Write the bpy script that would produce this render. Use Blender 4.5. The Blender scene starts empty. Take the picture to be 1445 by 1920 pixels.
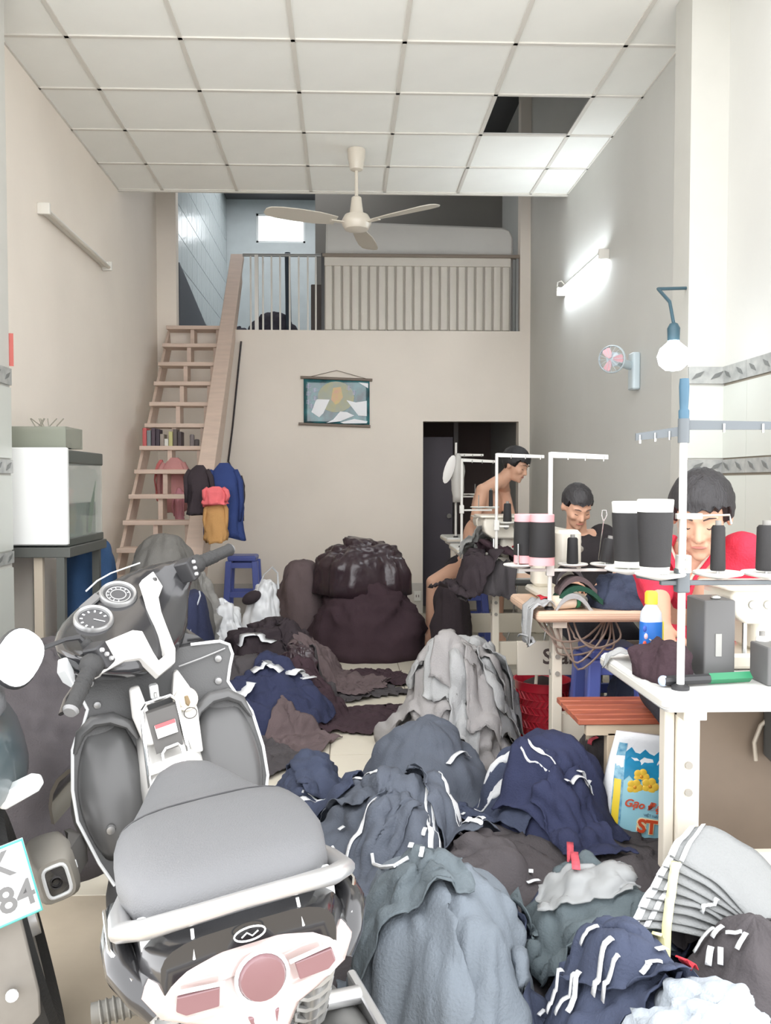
import bpy, bmesh, math, random
from mathutils import Vector, Matrix, noise
from mathutils.bvhtree import BVHTree
R = math.radians
random.seed(7)
scene = bpy.context.scene
col = scene.collection

# ---------------- camera, world, exposure ----------------
F_PX, CAM_H = 1580.0, 1.30
YAW, PITCH = R(1.8), R(1.99)
cam_d = bpy.data.cameras.new('camera'); cam = bpy.data.objects.new('camera', cam_d); col.objects.link(cam)
cam.location = (0, 0, CAM_H)
cam.rotation_euler = (R(90) - PITCH, 0, -YAW)
cam_d.sensor_fit = 'VERTICAL'; cam_d.sensor_height = 36.0; cam_d.lens = 36.0 * F_PX / 1920.0
cam_d.shift_x = 24.9 / 1920.0
cam_d.clip_start = 0.02
scene.camera = cam
vs = scene.view_settings
vs.view_transform = 'Standard'; vs.look = 'None'; vs.gamma = 1.0; vs.use_curve_mapping = False
vs.exposure = 1.72
w = bpy.data.worlds.new('overcast_sky'); scene.world = w; w.use_nodes = True
bg = w.node_tree.nodes['Background']; bg.inputs[0].default_value = (0.98, 0.985, 1.0, 1); bg.inputs[1].default_value = 1.25
TUBE_E, BULB_E = 18.0, 5.0

_fw = Vector((math.sin(YAW) * math.cos(PITCH), math.cos(YAW) * math.cos(PITCH), -math.sin(PITCH)))
_rt = Vector((math.cos(YAW), -math.sin(YAW), 0)); _up = _rt.cross(_fw)
def at(px, py, Y):
    """point of the place seen at a pixel of the photograph, at the depth Y"""
    d = _fw + _rt * ((px - 697.6) / F_PX) + _up * ((960.0 - py) / F_PX)
    return Vector((0, 0, CAM_H)) + d * (Y / d.y)

# ---------------- materials ----------------
def lin(c):
    return tuple((v / 255 / 12.92) if v / 255 <= 0.04045 else ((v / 255 + 0.055) / 1.055) ** 2.4 for v in c) + (1,)
MATS = {}
def M(name, c=(128, 128, 128), rough=0.6, metal=0.0, var=0.0, vscale=6.0, bump=0.0, bscale=60.0, coat=0.0, emit=0.0, alpha=1.0, trans=0.0, stretch=None, c2=None, spec=None):
    if name in MATS: return MATS[name]
    m = bpy.data.materials.new(name); m.use_nodes = True; nt = m.node_tree
    b = nt.nodes['Principled BSDF']; L = nt.links.new
    b.inputs['Base Color'].default_value = lin(c); b.inputs['Roughness'].default_value = rough
    b.inputs['Metallic'].default_value = metal
    if spec is not None: b.inputs['Specular IOR Level'].default_value = spec
    if coat: b.inputs['Coat Weight'].default_value = coat; b.inputs['Coat Roughness'].default_value = 0.08
    if emit: b.inputs['Emission Color'].default_value = lin(c); b.inputs['Emission Strength'].default_value = emit
    if alpha < 1: b.inputs['Alpha'].default_value = alpha
    if trans: b.inputs['Transmission Weight'].default_value = trans
    if var or bump:
        tc = nt.nodes.new('ShaderNodeTexCoord'); mp = nt.nodes.new('ShaderNodeMapping'); L(tc.outputs['Object'], mp.inputs[0])
        if stretch: mp.inputs['Scale'].default_value = stretch
        if var:
            n = nt.nodes.new('ShaderNodeTexNoise'); n.inputs['Scale'].default_value = vscale; n.inputs['Detail'].default_value = 5
            L(mp.outputs[0], n.inputs['Vector'])
            r = nt.nodes.new('ShaderNodeMapRange'); r.inputs[1].default_value = 0.3; r.inputs[2].default_value = 0.7
            L(n.outputs['Fac'], r.inputs[0])
            mx = nt.nodes.new('ShaderNodeMix'); mx.data_type = 'RGBA'
            a = lin(c); k = 1 - var
            mx.inputs[6].default_value = a; mx.inputs[7].default_value = lin(c2) if c2 else (a[0] * k, a[1] * k, a[2] * k, 1)
            L(r.outputs[0], mx.inputs[0]); L(mx.outputs[2], b.inputs['Base Color'])
        if bump:
            n2 = nt.nodes.new('ShaderNodeTexNoise'); n2.inputs['Scale'].default_value = bscale; n2.inputs['Detail'].default_value = 4
            L(mp.outputs[0], n2.inputs['Vector'])
            bp = nt.nodes.new('ShaderNodeBump'); bp.inputs['Strength'].default_value = bump; bp.inputs['Distance'].default_value = 0.01
            L(n2.outputs['Fac'], bp.inputs['Height']); L(bp.outputs[0], b.inputs['Normal'])
    MATS[name] = m; return m

# ---------------- mesh builder ----------------
class MB:
    def __init__(s, mtx=None): s.v = []; s.f = []; s.m = mtx
    def add(s, vs_, fs):
        o = len(s.v)
        for p in vs_:
            p = Vector(p); s.v.append(tuple(s.m @ p) if s.m else tuple(p))
        s.f += [tuple(i + o for i in f) for f in fs]; return s
    def box(s, a, b):
        x0, y0, z0 = a; x1, y1, z1 = b
        return s.add([(x0,y0,z0),(x1,y0,z0),(x1,y1,z0),(x0,y1,z0),(x0,y0,z1),(x1,y0,z1),(x1,y1,z1),(x0,y1,z1)],
                     [(0,3,2,1),(4,5,6,7),(0,1,5,4),(1,2,6,5),(2,3,7,6),(3,0,4,7)])
    def rbox(s, a, b, r=0.01, n=3):
        """box with rounded vertical edges and a small top and bottom chamfer"""
        x0, y0, z0 = a; x1, y1, z1 = b; r = min(r, (x1-x0)*.49, (y1-y0)*.49); c = min(r*.5, (z1-z0)*.3)
        def ring(ins, z):
            o = []
            for cx, cy, a0 in ((x1-r,y1-r,0),(x0+r,y1-r,90),(x0+r,y0+r,180),(x1-r,y0+r,270)):
                for i in range(n+1):
                    t = R(a0 + 90*i/n); o.append((cx+(r-ins)*math.cos(t), cy+(r-ins)*math.sin(t), z))
            return o
        return s.loft([ring(c, z0), ring(0, z0+c), ring(0, z1-c), ring(c, z1)])
    def loft(s, rings, cap=True, closed=True):
        n = len(rings[0]); vs_ = [p for r_ in rings for p in r_]; fs = []
        for i in range(len(rings)-1):
            for j in range(n if closed else n-1):
                k = (j+1) % n
                fs.append((i*n+j, i*n+k, (i+1)*n+k, (i+1)*n+j))
        if cap and closed:
            fs.append(tuple(range(n-1, -1, -1))); fs.append(tuple(range((len(rings)-1)*n, len(rings)*n)))
        return s.add(vs_, fs)
    def tube(s, pts, r, n=8, cap=True, close=False, flat=1.0):
        pts = [Vector(p) for p in pts]; N = len(pts); rings = []
        rr = r if hasattr(r, '__len__') else [r]*N
        prev = None
        for i, p in enumerate(pts):
            if close: t = pts[(i+1) % N] - pts[i-1]
            else: t = pts[min(i+1, N-1)] - pts[max(i-1, 0)]
            if t.length < 1e-9: t = Vector((0,0,1))
            t.normalize()
            if prev is None:
                a = Vector((0,0,1)) if abs(t.z) < 0.9 else Vector((1,0,0)); u = t.cross(a).normalized()
            else:
                u = (prev - t*prev.dot(t)); u = u.normalized() if u.length > 1e-6 else t.orthogonal().normalized()
            prev = u; v = t.cross(u)
            rings.append([p + (u*math.cos(2*math.pi*j/n) + v*math.sin(2*math.pi*j/n)*flat)*rr[i] for j in range(n)])
        if close:
            rings.append(rings[0]); return s.loft(rings, cap=False)
        return s.loft(rings, cap=cap)
    def cyl(s, a, b, r0, r1=None, n=16): return s.tube([a, b], [r0, r0 if r1 is None else r1], n)
    def lathe(s, prof, c=(0,0,0), n=20, axis='z', cap=True):
        rings = []
        for r_, z in prof:
            ring = []
            for j in range(n):
                t = 2*math.pi*j/n; x, y = r_*math.cos(t), r_*math.sin(t)
                ring.append({'z':(c[0]+x,c[1]+y,c[2]+z),'x':(c[0]+z,c[1]+x,c[2]+y),'y':(c[0]+y,c[1]+z,c[2]+x)}[axis])
            rings.append(ring)
        return s.loft(rings, cap=cap)
    def ell(s, c, r, n=14, m=9, mt=None):
        rings = []
        for i in range(m+1):
            ph = math.pi*(i+0.02)/(m+0.04); ring = []
            for j in range(n):
                t = 2*math.pi*j/n
                p = Vector((r[0]*math.sin(ph)*math.cos(t), r[1]*math.sin(ph)*math.sin(t), -r[2]*math.cos(ph)))
                if mt: p = mt @ p
                ring.append(p + Vector(c))
            rings.append(ring)
        return s.loft(rings)
    def prism(s, pts, off):
        """polygon (3D points) extruded by the vector off"""
        n = len(pts); off = Vector(off); a = [Vector(p) for p in pts]; b = [p + off for p in a]
        fs = [tuple(range(n-1,-1,-1)), tuple(range(n, 2*n))] + [(i, (i+1) % n, n+(i+1) % n, n+i) for i in range(n)]
        return s.add(a + b, fs)
    def mesh(s, name):
        me = bpy.data.meshes.new(name); me.from_pydata(s.v, [], s.f)
        bm = bmesh.new(); bm.from_mesh(me); bmesh.ops.recalc_face_normals(bm, faces=bm.faces); bm.to_mesh(me); bm.free()
        return me
    def build(s, name, mat, parent=None, smooth=False, bevel=0, sub=0, angle=40, solid=0):
        return link(name, s.mesh(name), mat, parent, smooth, bevel, sub, angle, solid)

def link(name, me, mat, parent=None, smooth=False, bevel=0, sub=0, angle=40, solid=0):
    o = bpy.data.objects.new(name, me); col.objects.link(o)
    if mat: me.materials.clear(); me.materials.append(mat)
    if parent: o.parent = parent
    if smooth:
        me.polygons.foreach_set('use_smooth', [True]*len(me.polygons))
        if smooth != 'all' and hasattr(me, 'set_sharp_from_angle'): me.set_sharp_from_angle(angle=R(angle))
    if bevel:
        b = o.modifiers.new('bevel', 'BEVEL'); b.width = bevel; b.segments = 2; b.limit_method = 'ANGLE'; b.angle_limit = R(35)
    if sub:
        b = o.modifiers.new('sub', 'SUBSURF'); b.levels = sub; b.render_levels = sub
    if solid:
        b = o.modifiers.new('solid', 'SOLIDIFY'); b.thickness = solid; b.offset = 1
    return o
def tag(o, label, cat, group=None, kind=None):
    o['label'] = label; o['category'] = cat
    if group: o['group'] = group
    if kind: o['kind'] = kind
    return o
def empty(name, loc, label=None, cat=None, group=None, rot=(0,0,0)):
    o = bpy.data.objects.new(name, None); col.objects.link(o); o.location = loc; o.rotation_euler = rot
    o.empty_display_size = 0.1
    if label: tag(o, label, cat, group)
    return o
def struct(o, label=None):
    o['kind'] = 'structure'
    if label: o['label'] = label
    return o
def text_mesh(body, size, mtx, depth=0.0006, shear=0.0, bold=0.0):
    cu = bpy.data.curves.new('lettering', 'FONT'); cu.body = body; cu.size = size; cu.extrude = depth; cu.shear = shear; cu.offset = bold
    cu.align_x = 'CENTER'; cu.align_y = 'CENTER'; cu.resolution_u = 3
    ob = bpy.data.objects.new('lettering', cu); col.objects.link(ob)
    dg = bpy.context.evaluated_depsgraph_get(); dg.update()
    me = bpy.data.meshes.new_from_object(ob.evaluated_get(dg)); me.transform(mtx)
    bpy.data.objects.remove(ob); bpy.data.curves.remove(cu)
    return me
# ---------------- the room ----------------
XL, XR, YB, YF = -1.84, 1.83, 8.36, 2.3      # left wall, right wall, back wall, front edge of the side walls
ZC, YC0, YC1 = 3.67, 3.45, 6.96              # ceiling height and extent
ZL = 2.80                                    # loft floor
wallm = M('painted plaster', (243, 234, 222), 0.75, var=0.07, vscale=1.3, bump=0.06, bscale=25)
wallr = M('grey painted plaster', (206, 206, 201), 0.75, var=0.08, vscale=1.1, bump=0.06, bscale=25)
tilem = M('floor tile', (224, 217, 200), 0.22, var=0.06, vscale=3, bump=0.02)
groutm = M('grout', (150, 142, 128), 0.9)
ceilm = M('ceiling panel', (246, 247, 242), 0.85, var=0.03, vscale=4)
gridm = M('ceiling grid', (218, 215, 207), 0.6)
wtile = M('wall tile', (200, 203, 196), 0.3, var=0.05, vscale=2.0)
bandm = M('border tile', (172, 173, 169), 0.3, var=0.25, vscale=22, c2=(142, 144, 142))
bluem = M('loft blue wall', (200, 209, 211), 0.5, var=0.08)
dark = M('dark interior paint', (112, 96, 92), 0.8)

# floor: base slab, tiles, concrete apron
fl = struct(MB().box((XL-.1, 2.62, -.12), (XR+.1, 11.0, -.006)).build('floor', groutm))
me_cache = {}
TS = .45; g = .0035
ys = [2.64 + TS*k for k in range(13)] + [YB]
ys = [y for y in ys if y <= YB]
xs = [-.078 + TS*k for k in range(-4, 5)]
xs = [XL] + [x for x in xs if XL + .05 < x < XR - .05] + [XR]
for j in range(len(ys)-1):
    for i in range(len(xs)-1):
        wx, wy = xs[i+1]-xs[i], ys[j+1]-ys[j]; key = (round(wx, 3), round(wy, 3))
        if key not in me_cache:
            me_cache[key] = MB().box((g, g, -.01), (wx-g, wy-g, 0)).mesh('tile'); me_cache[key].materials.append(tilem)
        o = bpy.data.objects.new('tile', me_cache[key]); col.objects.link(o); o.location = (xs[i], ys[j], 0); o.parent = fl
struct(MB().box((XL-.1, -1.5, -.12), (XR+.1, 2.64, -.002)).build('floor_concrete', M('worn concrete', (196, 184, 164), 0.8, var=0.35, vscale=2.2, bump=0.25, bscale=9, c2=(160, 148, 130))), 'worn beige concrete floor at the shop front')

# ceiling: panels and grid bars
ce = struct(MB().box((XL, YC0, ZC+.03), (XR, YC0+.03, ZC+.1)).build('ceiling', gridm))
cx_ = [XL] + [-1.48 + .6*k for k in range(6)] + [XR]
cy_ = [YC0, 4.01, 4.61, 5.21, 5.80, 6.40, YC1]
pm = {}
for j in range(len(cy_)-1):
    for i in range(len(cx_)-1):
        if i == 5 and j == 3: continue          # the missing panel
        wx, wy = cx_[i+1]-cx_[i], cy_[j+1]-cy_[j]; key = (round(wx, 3), round(wy, 3))
        if key not in pm:
            pm[key] = MB().box((.004, .004, 0), (wx-.004, wy-.004, .012)).mesh('panel'); pm[key].materials.append(ceilm)
        o = bpy.data.objects.new('panel', pm[key]); col.objects.link(o); o.location = (cx_[i], cy_[j], ZC+.004); o.parent = ce
for x in cx_: MB().box((x-.012, YC0, ZC-.004), (x+.012, YC1, ZC+.004)).build('grid_bar', gridm, ce)
for y in cy_: MB().box((XL, y-.012, ZC-.004), (XR, y+.012, ZC+.004)).build('grid_bar', gridm, ce)
MB().box((XL, YC1, ZC-.012), (XR, YC1+.025, ZC+.05)).build('edge_bar', gridm, ce)

# side walls, roof above the ceiling void and the loft
struct(MB().box((XL-.15, YF, 0), (XL, 12.3, 5.4)).build('wall_left', wallm))
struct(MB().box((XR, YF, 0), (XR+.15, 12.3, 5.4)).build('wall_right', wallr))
struct(MB().box((XL-.15, YF, 5.3), (XR+.15, 8.9, 5.5)).box((XL-.15, 11.5, 5.3), (XR+.15, 12.3, 5.5)).box((XL-.15, 8.9, 5.3), (-1.6, 11.5, 5.5)).box((.3, 8.9, 5.3), (XR+.15, 11.5, 5.5)).build('ceiling_roof', M('dark roof slab', (92, 92, 94), 0.9)), 'dark roof slab above the loft')  # gap between the slabs: unseen opening added to brighten the loft with daylight
struct(MB().box((XL, YC0-.2, ZC+.01), (XR, YC0, 5.3)).build('wall_front_header', wallm), 'wall above the shop opening')
# back wall with door opening, in pieces round the opening
DX0, DX1, DZ = at(793, 800, YB).x, at(972, 800, YB).x, at(800, 790, YB).z
bw = MB().box((XL, YB, 0), (DX0, YB+.12, ZL)).box((DX0, YB, DZ), (XR, YB+.12, ZL)).box((DX1, YB, 0), (XR, YB+.12, DZ))
bw.box((XL, YB, ZL), (at(330, 500, YB).x, YB+.12, 5.3)).box((at(975, 500, YB).x, YB, ZL), (XR, YB+.12, 5.3))
struct(bw.build('wall_back', wallm))
struct(MB().box((XL, YB-.012, 0), (DX0, YB, .30)).build('baseboard_back', M('skirting tile', (205, 200, 192), 0.35, var=.05)))
# back room behind the doorway
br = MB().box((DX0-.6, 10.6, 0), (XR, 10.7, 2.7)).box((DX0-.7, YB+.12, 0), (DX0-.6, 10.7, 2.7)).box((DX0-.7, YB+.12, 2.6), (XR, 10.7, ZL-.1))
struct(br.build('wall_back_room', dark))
dr = struct(MB().box((DX0+.03, YB+.5, 0), (DX0+.36, YB+.54, 1.78)).build('door_1', M('dark blue door', (76, 70, 78), 0.6)))
MB().cyl((DX0+.32, YB+.47, .95), (DX0+.32, YB+.50, .95), .025).build('door_handle', M('dull steel', (120, 118, 114), .4, 1), dr, True)
struct(MB().box((DX0+.42, YB+.9, 0), (DX0+.47, YB+.95, 2.2)).build('trim_1', M('grey door post', (112, 106, 104), .7)))

# loft
struct(MB().box((XL, YB+.12, ZL-.12), (XR, 12.3, ZL)).build('floor_loft', M('loft floor', (150, 150, 148), .6)))
YLB = 12.1
wx0, wx1, wz0, wz1 = at(480, 430, YLB).x, at(572, 430, YLB).x, at(500, 455, YLB).z, at(500, 400, YLB).z
lb = MB().box((XL, YLB, ZL), (wx0, YLB+.1, 5.3)).box((wx1, YLB, ZL), (XR, YLB+.1, 5.3)).box((wx0, YLB, ZL), (wx1, YLB+.1, wz0)).box((wx0, YLB, wz1), (wx1, YLB+.1, 5.3))
struct(lb.build('wall_loft_back', bluem))
wn = struct(MB().box((wx0, YLB+.02, wz0), (wx1, YLB+.05, wz0+.03)).box((wx0, YLB+.02, wz1-.03), (wx1, YLB+.05, wz1)).box((wx0, YLB+.02, wz0), (wx0+.03, YLB+.05, wz1)).box((wx1-.03, YLB+.02, wz0), (wx1, YLB+.05, wz1)).build('window_1', M('white window frame', (235, 240, 240), .5)))
wg = M('window glass', (245, 250, 252), .05, trans=1.0)
for i in range(4):
    for j in range(2):
        a, b = wx0+.03+(wx1-wx0-.06)*i/4, wx0+.03+(wx1-wx0-.06)*(i+1)/4; c, d = wz0+.03+(wz1-wz0-.06)*j/2, wz0+.03+(wz1-wz0-.06)*(j+1)/2
        MB().box((a+.004, YLB+.03, c+.004), (b-.004, YLB+.036, d-.004)).build('pane', wg, wn)
# side wall of the loft clad in embossed pale blue tiles
ls = struct(MB().box((XL, YB+.12, ZL), (-1.69, YLB, 5.3)).build('wall_loft_left', bluem))
etm = M('embossed blue tile', (204, 214, 216), .18, bump=.5, bscale=14)
etile = MB().box((0, .004, .004), (.012, .296, .296)).mesh('tile'); etile.materials.append(etm)
for j in range(12):
    for k in range(8):
        o = bpy.data.objects.new('tile', etile); col.objects.link(o); o.parent = ls; o.location = (-1.69, YB+.13+.3*j, ZL+.1+.3*k)
sk = MB().prism([(-1.675, 8.5, ZL), (-1.675, 11.8, ZL), (-1.675, 8.5, at(330, 492, 8.5).z)], (.03, 0, 0)).build('stair_skirt', M('dark stair side', (84, 88, 96), .6))
tag(sk, 'dark triangular stair side panel against the blue loft wall', 'panel')
struct(MB().box((-.35, 9.9, ZL), (XR, 10.0, 5.3)).build('wall_loft_partition', M('dim grey plaster', (140, 137, 132), .8)), 'grey partition wall at the back of the loft')

# columns with tile cladding and border bands at the shop front
def tiled(parent, face, u0, u1, fixed, sgn):
    """tiles and border bands on a vertical face; face 'x' (normal along x) or 'y'"""
    zs = [(0, .20, 0), (.20, .545, 0), (.545, .885, 0), (.905, .965, 1), (.97, 1.335, 0), (1.345, 1.412, 1), (1.418, 1.765, 0), (1.775, 1.858, 1)]
    n = max(1, round(abs(u1-u0)/.25))
    for z0, z1, band in zs:
        k = 1 if band else n
        for i in range(n):
            a, b = u0+(u1-u0)*i/n, u0+(u1-u0)*(i+1)/n
            t = .012 if band else .008
            if face == 'x': lo, hi = (min(fixed, fixed+sgn*t), a+.001, z0+.001), (max(fixed, fixed+sgn*t), b-.001, z1-.001)
            else: lo, hi = (a+.001, min(fixed, fixed+sgn*t), z0+.001), (b-.001, max(fixed, fixed+sgn*t), z1-.001)
            o = MB().box(lo, hi).build('border_tile' if band else 'tile', bandm if band else wtile, parent)
            if band:    # raised leaf relief on the border tile
                mm = (a+b)/2
                for q in (-.25, .25):
                    c_ = mm+(b-a)*q; zz = (z0+z1)/2; h_ = .02
                    if face == 'x': P = [(fixed+sgn*.012, c_-.03, zz-h_), (fixed+sgn*.012, c_+.01, zz-.006), (fixed+sgn*.012, c_+.03, zz+h_), (fixed+sgn*.012, c_-.01, zz+.006)]; off = (sgn*.004, 0, 0)
                    else: P = [(c_-.03, fixed+sgn*.012, zz-h_), (c_+.01, fixed+sgn*.012, zz-.006), (c_+.03, fixed+sgn*.012, zz+h_), (c_-.01, fixed+sgn*.012, zz+.006)]; off = (0, sgn*.004, 0)
                    MB().prism(P, off).build('relief', M('border relief', (108, 110, 108), .4), o)
CXR = at(1290, 600, 4.03).x
cr = struct(MB().box((CXR, 4.03, 0), (XR, 4.23, ZC)).build('wall_column_right', M('column plaster', (194, 193, 186), .7, var=.04)), 'square column on the right wall')
tiled(cr, 'y', CXR, XR, 4.03, -1)
wr = struct(MB().box((XR-.004, YF, 0), (XR, 4.03, 1.86)).build('wall_dado_right', groutm), 'tiled lower wall at the right shop front')
tiled(wr, 'x', YF, 4.03, XR-.004, -1)
CXL = -1.645
cl = struct(MB().box((XL, 3.3, 0), (CXL, 4.2, ZC)).build('wall_column_left', M('column plaster', (194, 193, 186), .7, var=.04)), 'square column on the left wall')
tiled(cl, 'x', 3.3, 4.2, CXL, 1)
rp = at(31, 665, 4.23)
tag(MB().prism([(CXL+.004, 4.203, rp.z-.06), (CXL+.004, 4.203, rp.z+.1), (CXL-.08, 4.203, rp.z+.1), (CXL-.08, 4.203, rp.z-.04)], (.016, .003, 0)).build('red_paper', M('red paper', (176, 92, 84), .7)), 'red paper strip at the edge of the left column', 'paper')

# loft railing and white slatted parapet
cream = M('cream painted metal', (222, 216, 205), .45, var=.05)
white = M('white painted metal', (228, 226, 220), .4)
YR = 8.42
za, zt = ZL, at(700, 480, YR).z
rl = empty('loft_railing', (0, YR, ZL), 'thin pale metal railing bars at the loft edge above the stairs', 'railing')
rl.location = (0, 0, 0)
x0, x1 = at(455, 500, YR).x, at(606, 500, YR).x
MB().tube([(x0, YR, zt), (x1+.02, YR, zt)], .016).build('top_rail', M('grey handrail', (150, 152, 150), .4, .3), rl, True)
for p in (470, 493, 509, 525, 543, 560, 577, 592):
    x = at(p, 550, YR).x; MB().tube([(x, YR, za), (x, YR, zt)], .010, 6).build('bar', white, rl, True)
x = at(481, 550, YR).x; MB().box((x-.018, YR-.018, za), (x+.018, YR+.018, zt)).build('post', white, rl)
MB().box((x1-.02, YR-.02, za), (x1+.01, YR+.02, zt+.02)).build('post', M('dark post', (70, 70, 72), .5), rl)
pp = empty('loft_parapet', (0, 0, 0), 'white slatted panel closing the loft edge under a brown handrail', 'parapet')
px0, px1 = at(608, 550, YR).x, at(956, 550, YR).x; n = 21
zs_ = at(700, 500, YR).z
for i in range(n):
    a, b = px0+(px1-px0)*i/n, px0+(px1-px0)*(i+1)/n
    MB().rbox((a+.006, YR-.03, za+.01), (b-.012, YR, zs_), .012, 2).build('slat', cream, pp, True)
MB().box((px0, YR-.012, za+.01), (px1, YR+.004, zs_)).build('backing', M('parapet backing', (176, 170, 160), .7), pp)
MB().box((px0, YR-.035, zs_), (px1, YR+.01, zt-.02)).build('top_board', cream, pp, bevel=.006)
MB().box((px0-.02, YR-.05, zt-.02), (at(972, 480, YR).x, YR+.02, zt+.012)).build('handrail', M('brown handrail', (142, 130, 118), .5), pp, bevel=.006)
MB().box((px1+.055, YR-.02, za), (px1+.08, YR+.02, zt)).build('post', M('grey handrail', (150, 152, 150)), pp)
mx0, mx1, mz = at(608, 430, 8.75).x, at(957, 430, 8.75).x, at(620, 422, 8.75).z
ring = lambda y, i: [(mx0+i, y, ZL+i), (mx1-i, y, ZL+i), (mx1-i, y, mz-.16), (mx1-.03-i, y, mz-.09), (mx1-.1-i, y, mz-.05-i), (mx0+.1, y, mz-i), (mx0+.02+i, y, mz-.01-i)]
tag(MB().loft([ring(8.6, .02), ring(8.62, 0), ring(8.83, 0), ring(8.85, .02)]).build('mattress', M('white mattress fabric', (232, 230, 224), .8, var=.03), smooth=True), 'large white mattress standing on edge behind the loft parapet', 'mattress')
pb = at(541, 590, 8.9)
tag(MB().tube([(pb.x, 8.9, ZL), (pb.x-.01, 8.9, at(540, 474, 8.9).z)], .03, 8).build('loft_pole', M('dark blue pole', (52, 64, 76), .5), smooth=True), 'dark upright pole standing behind the loft railing', 'pole')
tag(MB().box((at(583, 560, 8.8).x, 8.75, ZL), (at(606, 560, 8.8).x, 8.8, at(590, 535, 8.8).z)).build('loft_board', M('dark brown board', (92, 84, 82), .7), bevel=.01), 'dark brown board leaning at the end of the loft railing', 'board')
# ---------------- ceiling fan ----------------
fanm = M('cream fan enamel', (214, 206, 192), .35, coat=.3); blade_m = M('fan blade', (200, 194, 182), .45)
fp = at(668, 292, 6.09); fx, fy = fp.x, 6.09
hz = at(668, 416, 6.09).z
fan = empty('ceiling_fan', (fx, fy, 0), 'cream three-blade ceiling fan hanging in front of the loft', 'fan')
MB().lathe([(.02, ZC-.15), (.045, ZC-.14), (.062, ZC-.06), (.065, ZC), (.02, ZC)]).build('canopy', fanm, fan, True)
MB().cyl((0, 0, hz+.10), (0, 0, ZC-.1), .013, n=10).build('down_rod', fanm, fan, True)
MB().lathe([(.02, hz+.18), (.035, hz+.17), (.048, hz+.07), (.05, hz+.05)]).build('lower_canopy', fanm, fan, True)
MB().lathe([(.03, hz+.06), (.085, hz+.045), (.105, hz+.01), (.105, hz-.02), (.085, hz-.055), (.03, hz-.07), (.005, hz-.072)]).build('motor', fanm, fan, True)
for a in (80, 203, 322):
    mt = Matrix.Rotation(R(a), 4, 'Z')
    rings = []
    for r_, wd, tw in ((.16, .05, 14), (.22, .06, 14), (.30, .075, 13), (.45, .08, 12), (.58, .077, 10), (.655, .06, 9), (.68, .03, 9)):
        c, s_ = math.cos(R(tw)), math.sin(R(tw))
        rings.append([(r_, y*c-z*s_, hz-.01+y*s_+z*c) for y, z in ((-wd, -.003), (wd, -.003), (wd, .003), (-wd, .003))])
    b = MB(mt).loft(rings).build('blade', blade_m, fan, True)
    MB(mt).box((.07, -.02, hz-.02), (.20, .02, hz-.010)).build('blade_iron', fanm, b, bevel=.004)

# ---------------- lamps ----------------
tube_on = M('lit fluorescent tube', (240, 248, 255), .3, emit=TUBE_E); tube_off = M('unlit tube', (214, 208, 196), .3)
fixm = M('fixture white', (225, 222, 214), .4)
def tube_lamp(x, y0, y1, z, lit, label, sx):
    t = empty('fluorescent_fixture', (x, (y0+y1)/2, z), label, 'lamp'); L_ = (y1-y0)/2
    MB().rbox((min(0, sx*.035), -L_, -.022), (max(0, sx*.035), L_, .022), .006).build('housing', fixm, t, True)
    MB().cyl((sx*.055, -L_+.02, -.022), (sx*.055, L_-.02, -.022), .0145).build('tube', tube_on if lit else tube_off, t, True)
    for q in (-1, 1):
        MB().rbox((min(0, sx*.075), q*L_-.012, -.045), (max(0, sx*.075), q*L_+.012, .022), .005).build('end_cap', fixm, t, True)
    return t
a, b = at(1058, 546, 7.0), at(1135, 476, 5.87)
lt = tube_lamp(XR, 5.86, 7.02, 2.90, True, 'lit fluorescent tube lamp on the right wall', -1)
MB().tube([(-.03, .6, 0), (-.05, .66, .05), (-.04, .68, .09), (-.02, .64, .09), (0, .6, .05)], .006, 6).build('cord', fixm, lt, True)
tube_lamp(XL, 5.16, 6.5, 2.95, False, 'unlit tube lamp fixture on the left wall', 1)
# bare bulb by the right column
bp_ = at(1262, 662, 3.75)
bl = empty('hanging_bulb', bp_, 'glowing round bulb in a dark socket beside the right column', 'lamp')
MB().lathe([(.012, .065), (.03, .045), (.058, .02), (.07, -.015), (.062, -.05), (.035, -.075), (.004, -.08)], n=24).build('bulb', M('lit bulb glass', (238, 248, 255), .3, emit=BULB_E), bl, True)
MB().lathe([(.026, .055), (.028, .11), (.018, .13), (.008, .135)]).build('socket', M('dark socket', (56, 84, 96), .5), bl, True)
MB().tube([(0, 0, .13), (.004, .06, .24), (.002, .20, .33), (CXR-bp_.x+.0, 4.06-bp_.y, .36)], .008, 8).build('cable', M('dark socket', (56, 84, 96)), bl, True)
# wall fan
wf = at(1192, 692, 5.25)
t = empty('wall_fan', (XR, 5.25, wf.z), 'small white wall fan with pink blades on the right wall', 'fan')
wfm = M('white fan plastic', (206, 220, 226), .35)
MB().rbox((-.05, -.05, -.13), (0, .05, .10), .015).build('wall_plate', wfm, t, True)
MB().tube([(-.05, 0, .02), (-.14, -.08, .03), (-.20, -.14, .03)], .028, 10).build('arm', wfm, t, True)
ax_ = Vector((-.6, -.75, -.1)).normalized(); c0 = Vector((-.20, -.14, .04))
mt = Matrix.Translation(c0) @ ax_.to_track_quat('Z', 'Y').to_matrix().to_4x4() @ Matrix.Scale(.72, 4)
MB(mt).lathe([(.03, -.09), (.06, -.07), (.06, .01), (.02, .03)]).build('motor', wfm, t, True)
MB(mt).lathe([(.11, .02), (.118, .03), (.118, .045), (.11, .055), (.105, .04), (.11, .02)], cap=False, n=28).build('guard_ring', wfm, t, True)
for k in range(16):
    A = 2*math.pi*k/16; c, s_ = math.cos(A), math.sin(A)
    MB(mt).tube([(.02*c, .02*s_, .085), (.07*c, .07*s_, .08), (.112*c, .112*s_, .05)], .0018, 4).build('guard_wire', wfm, t, True)
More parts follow.
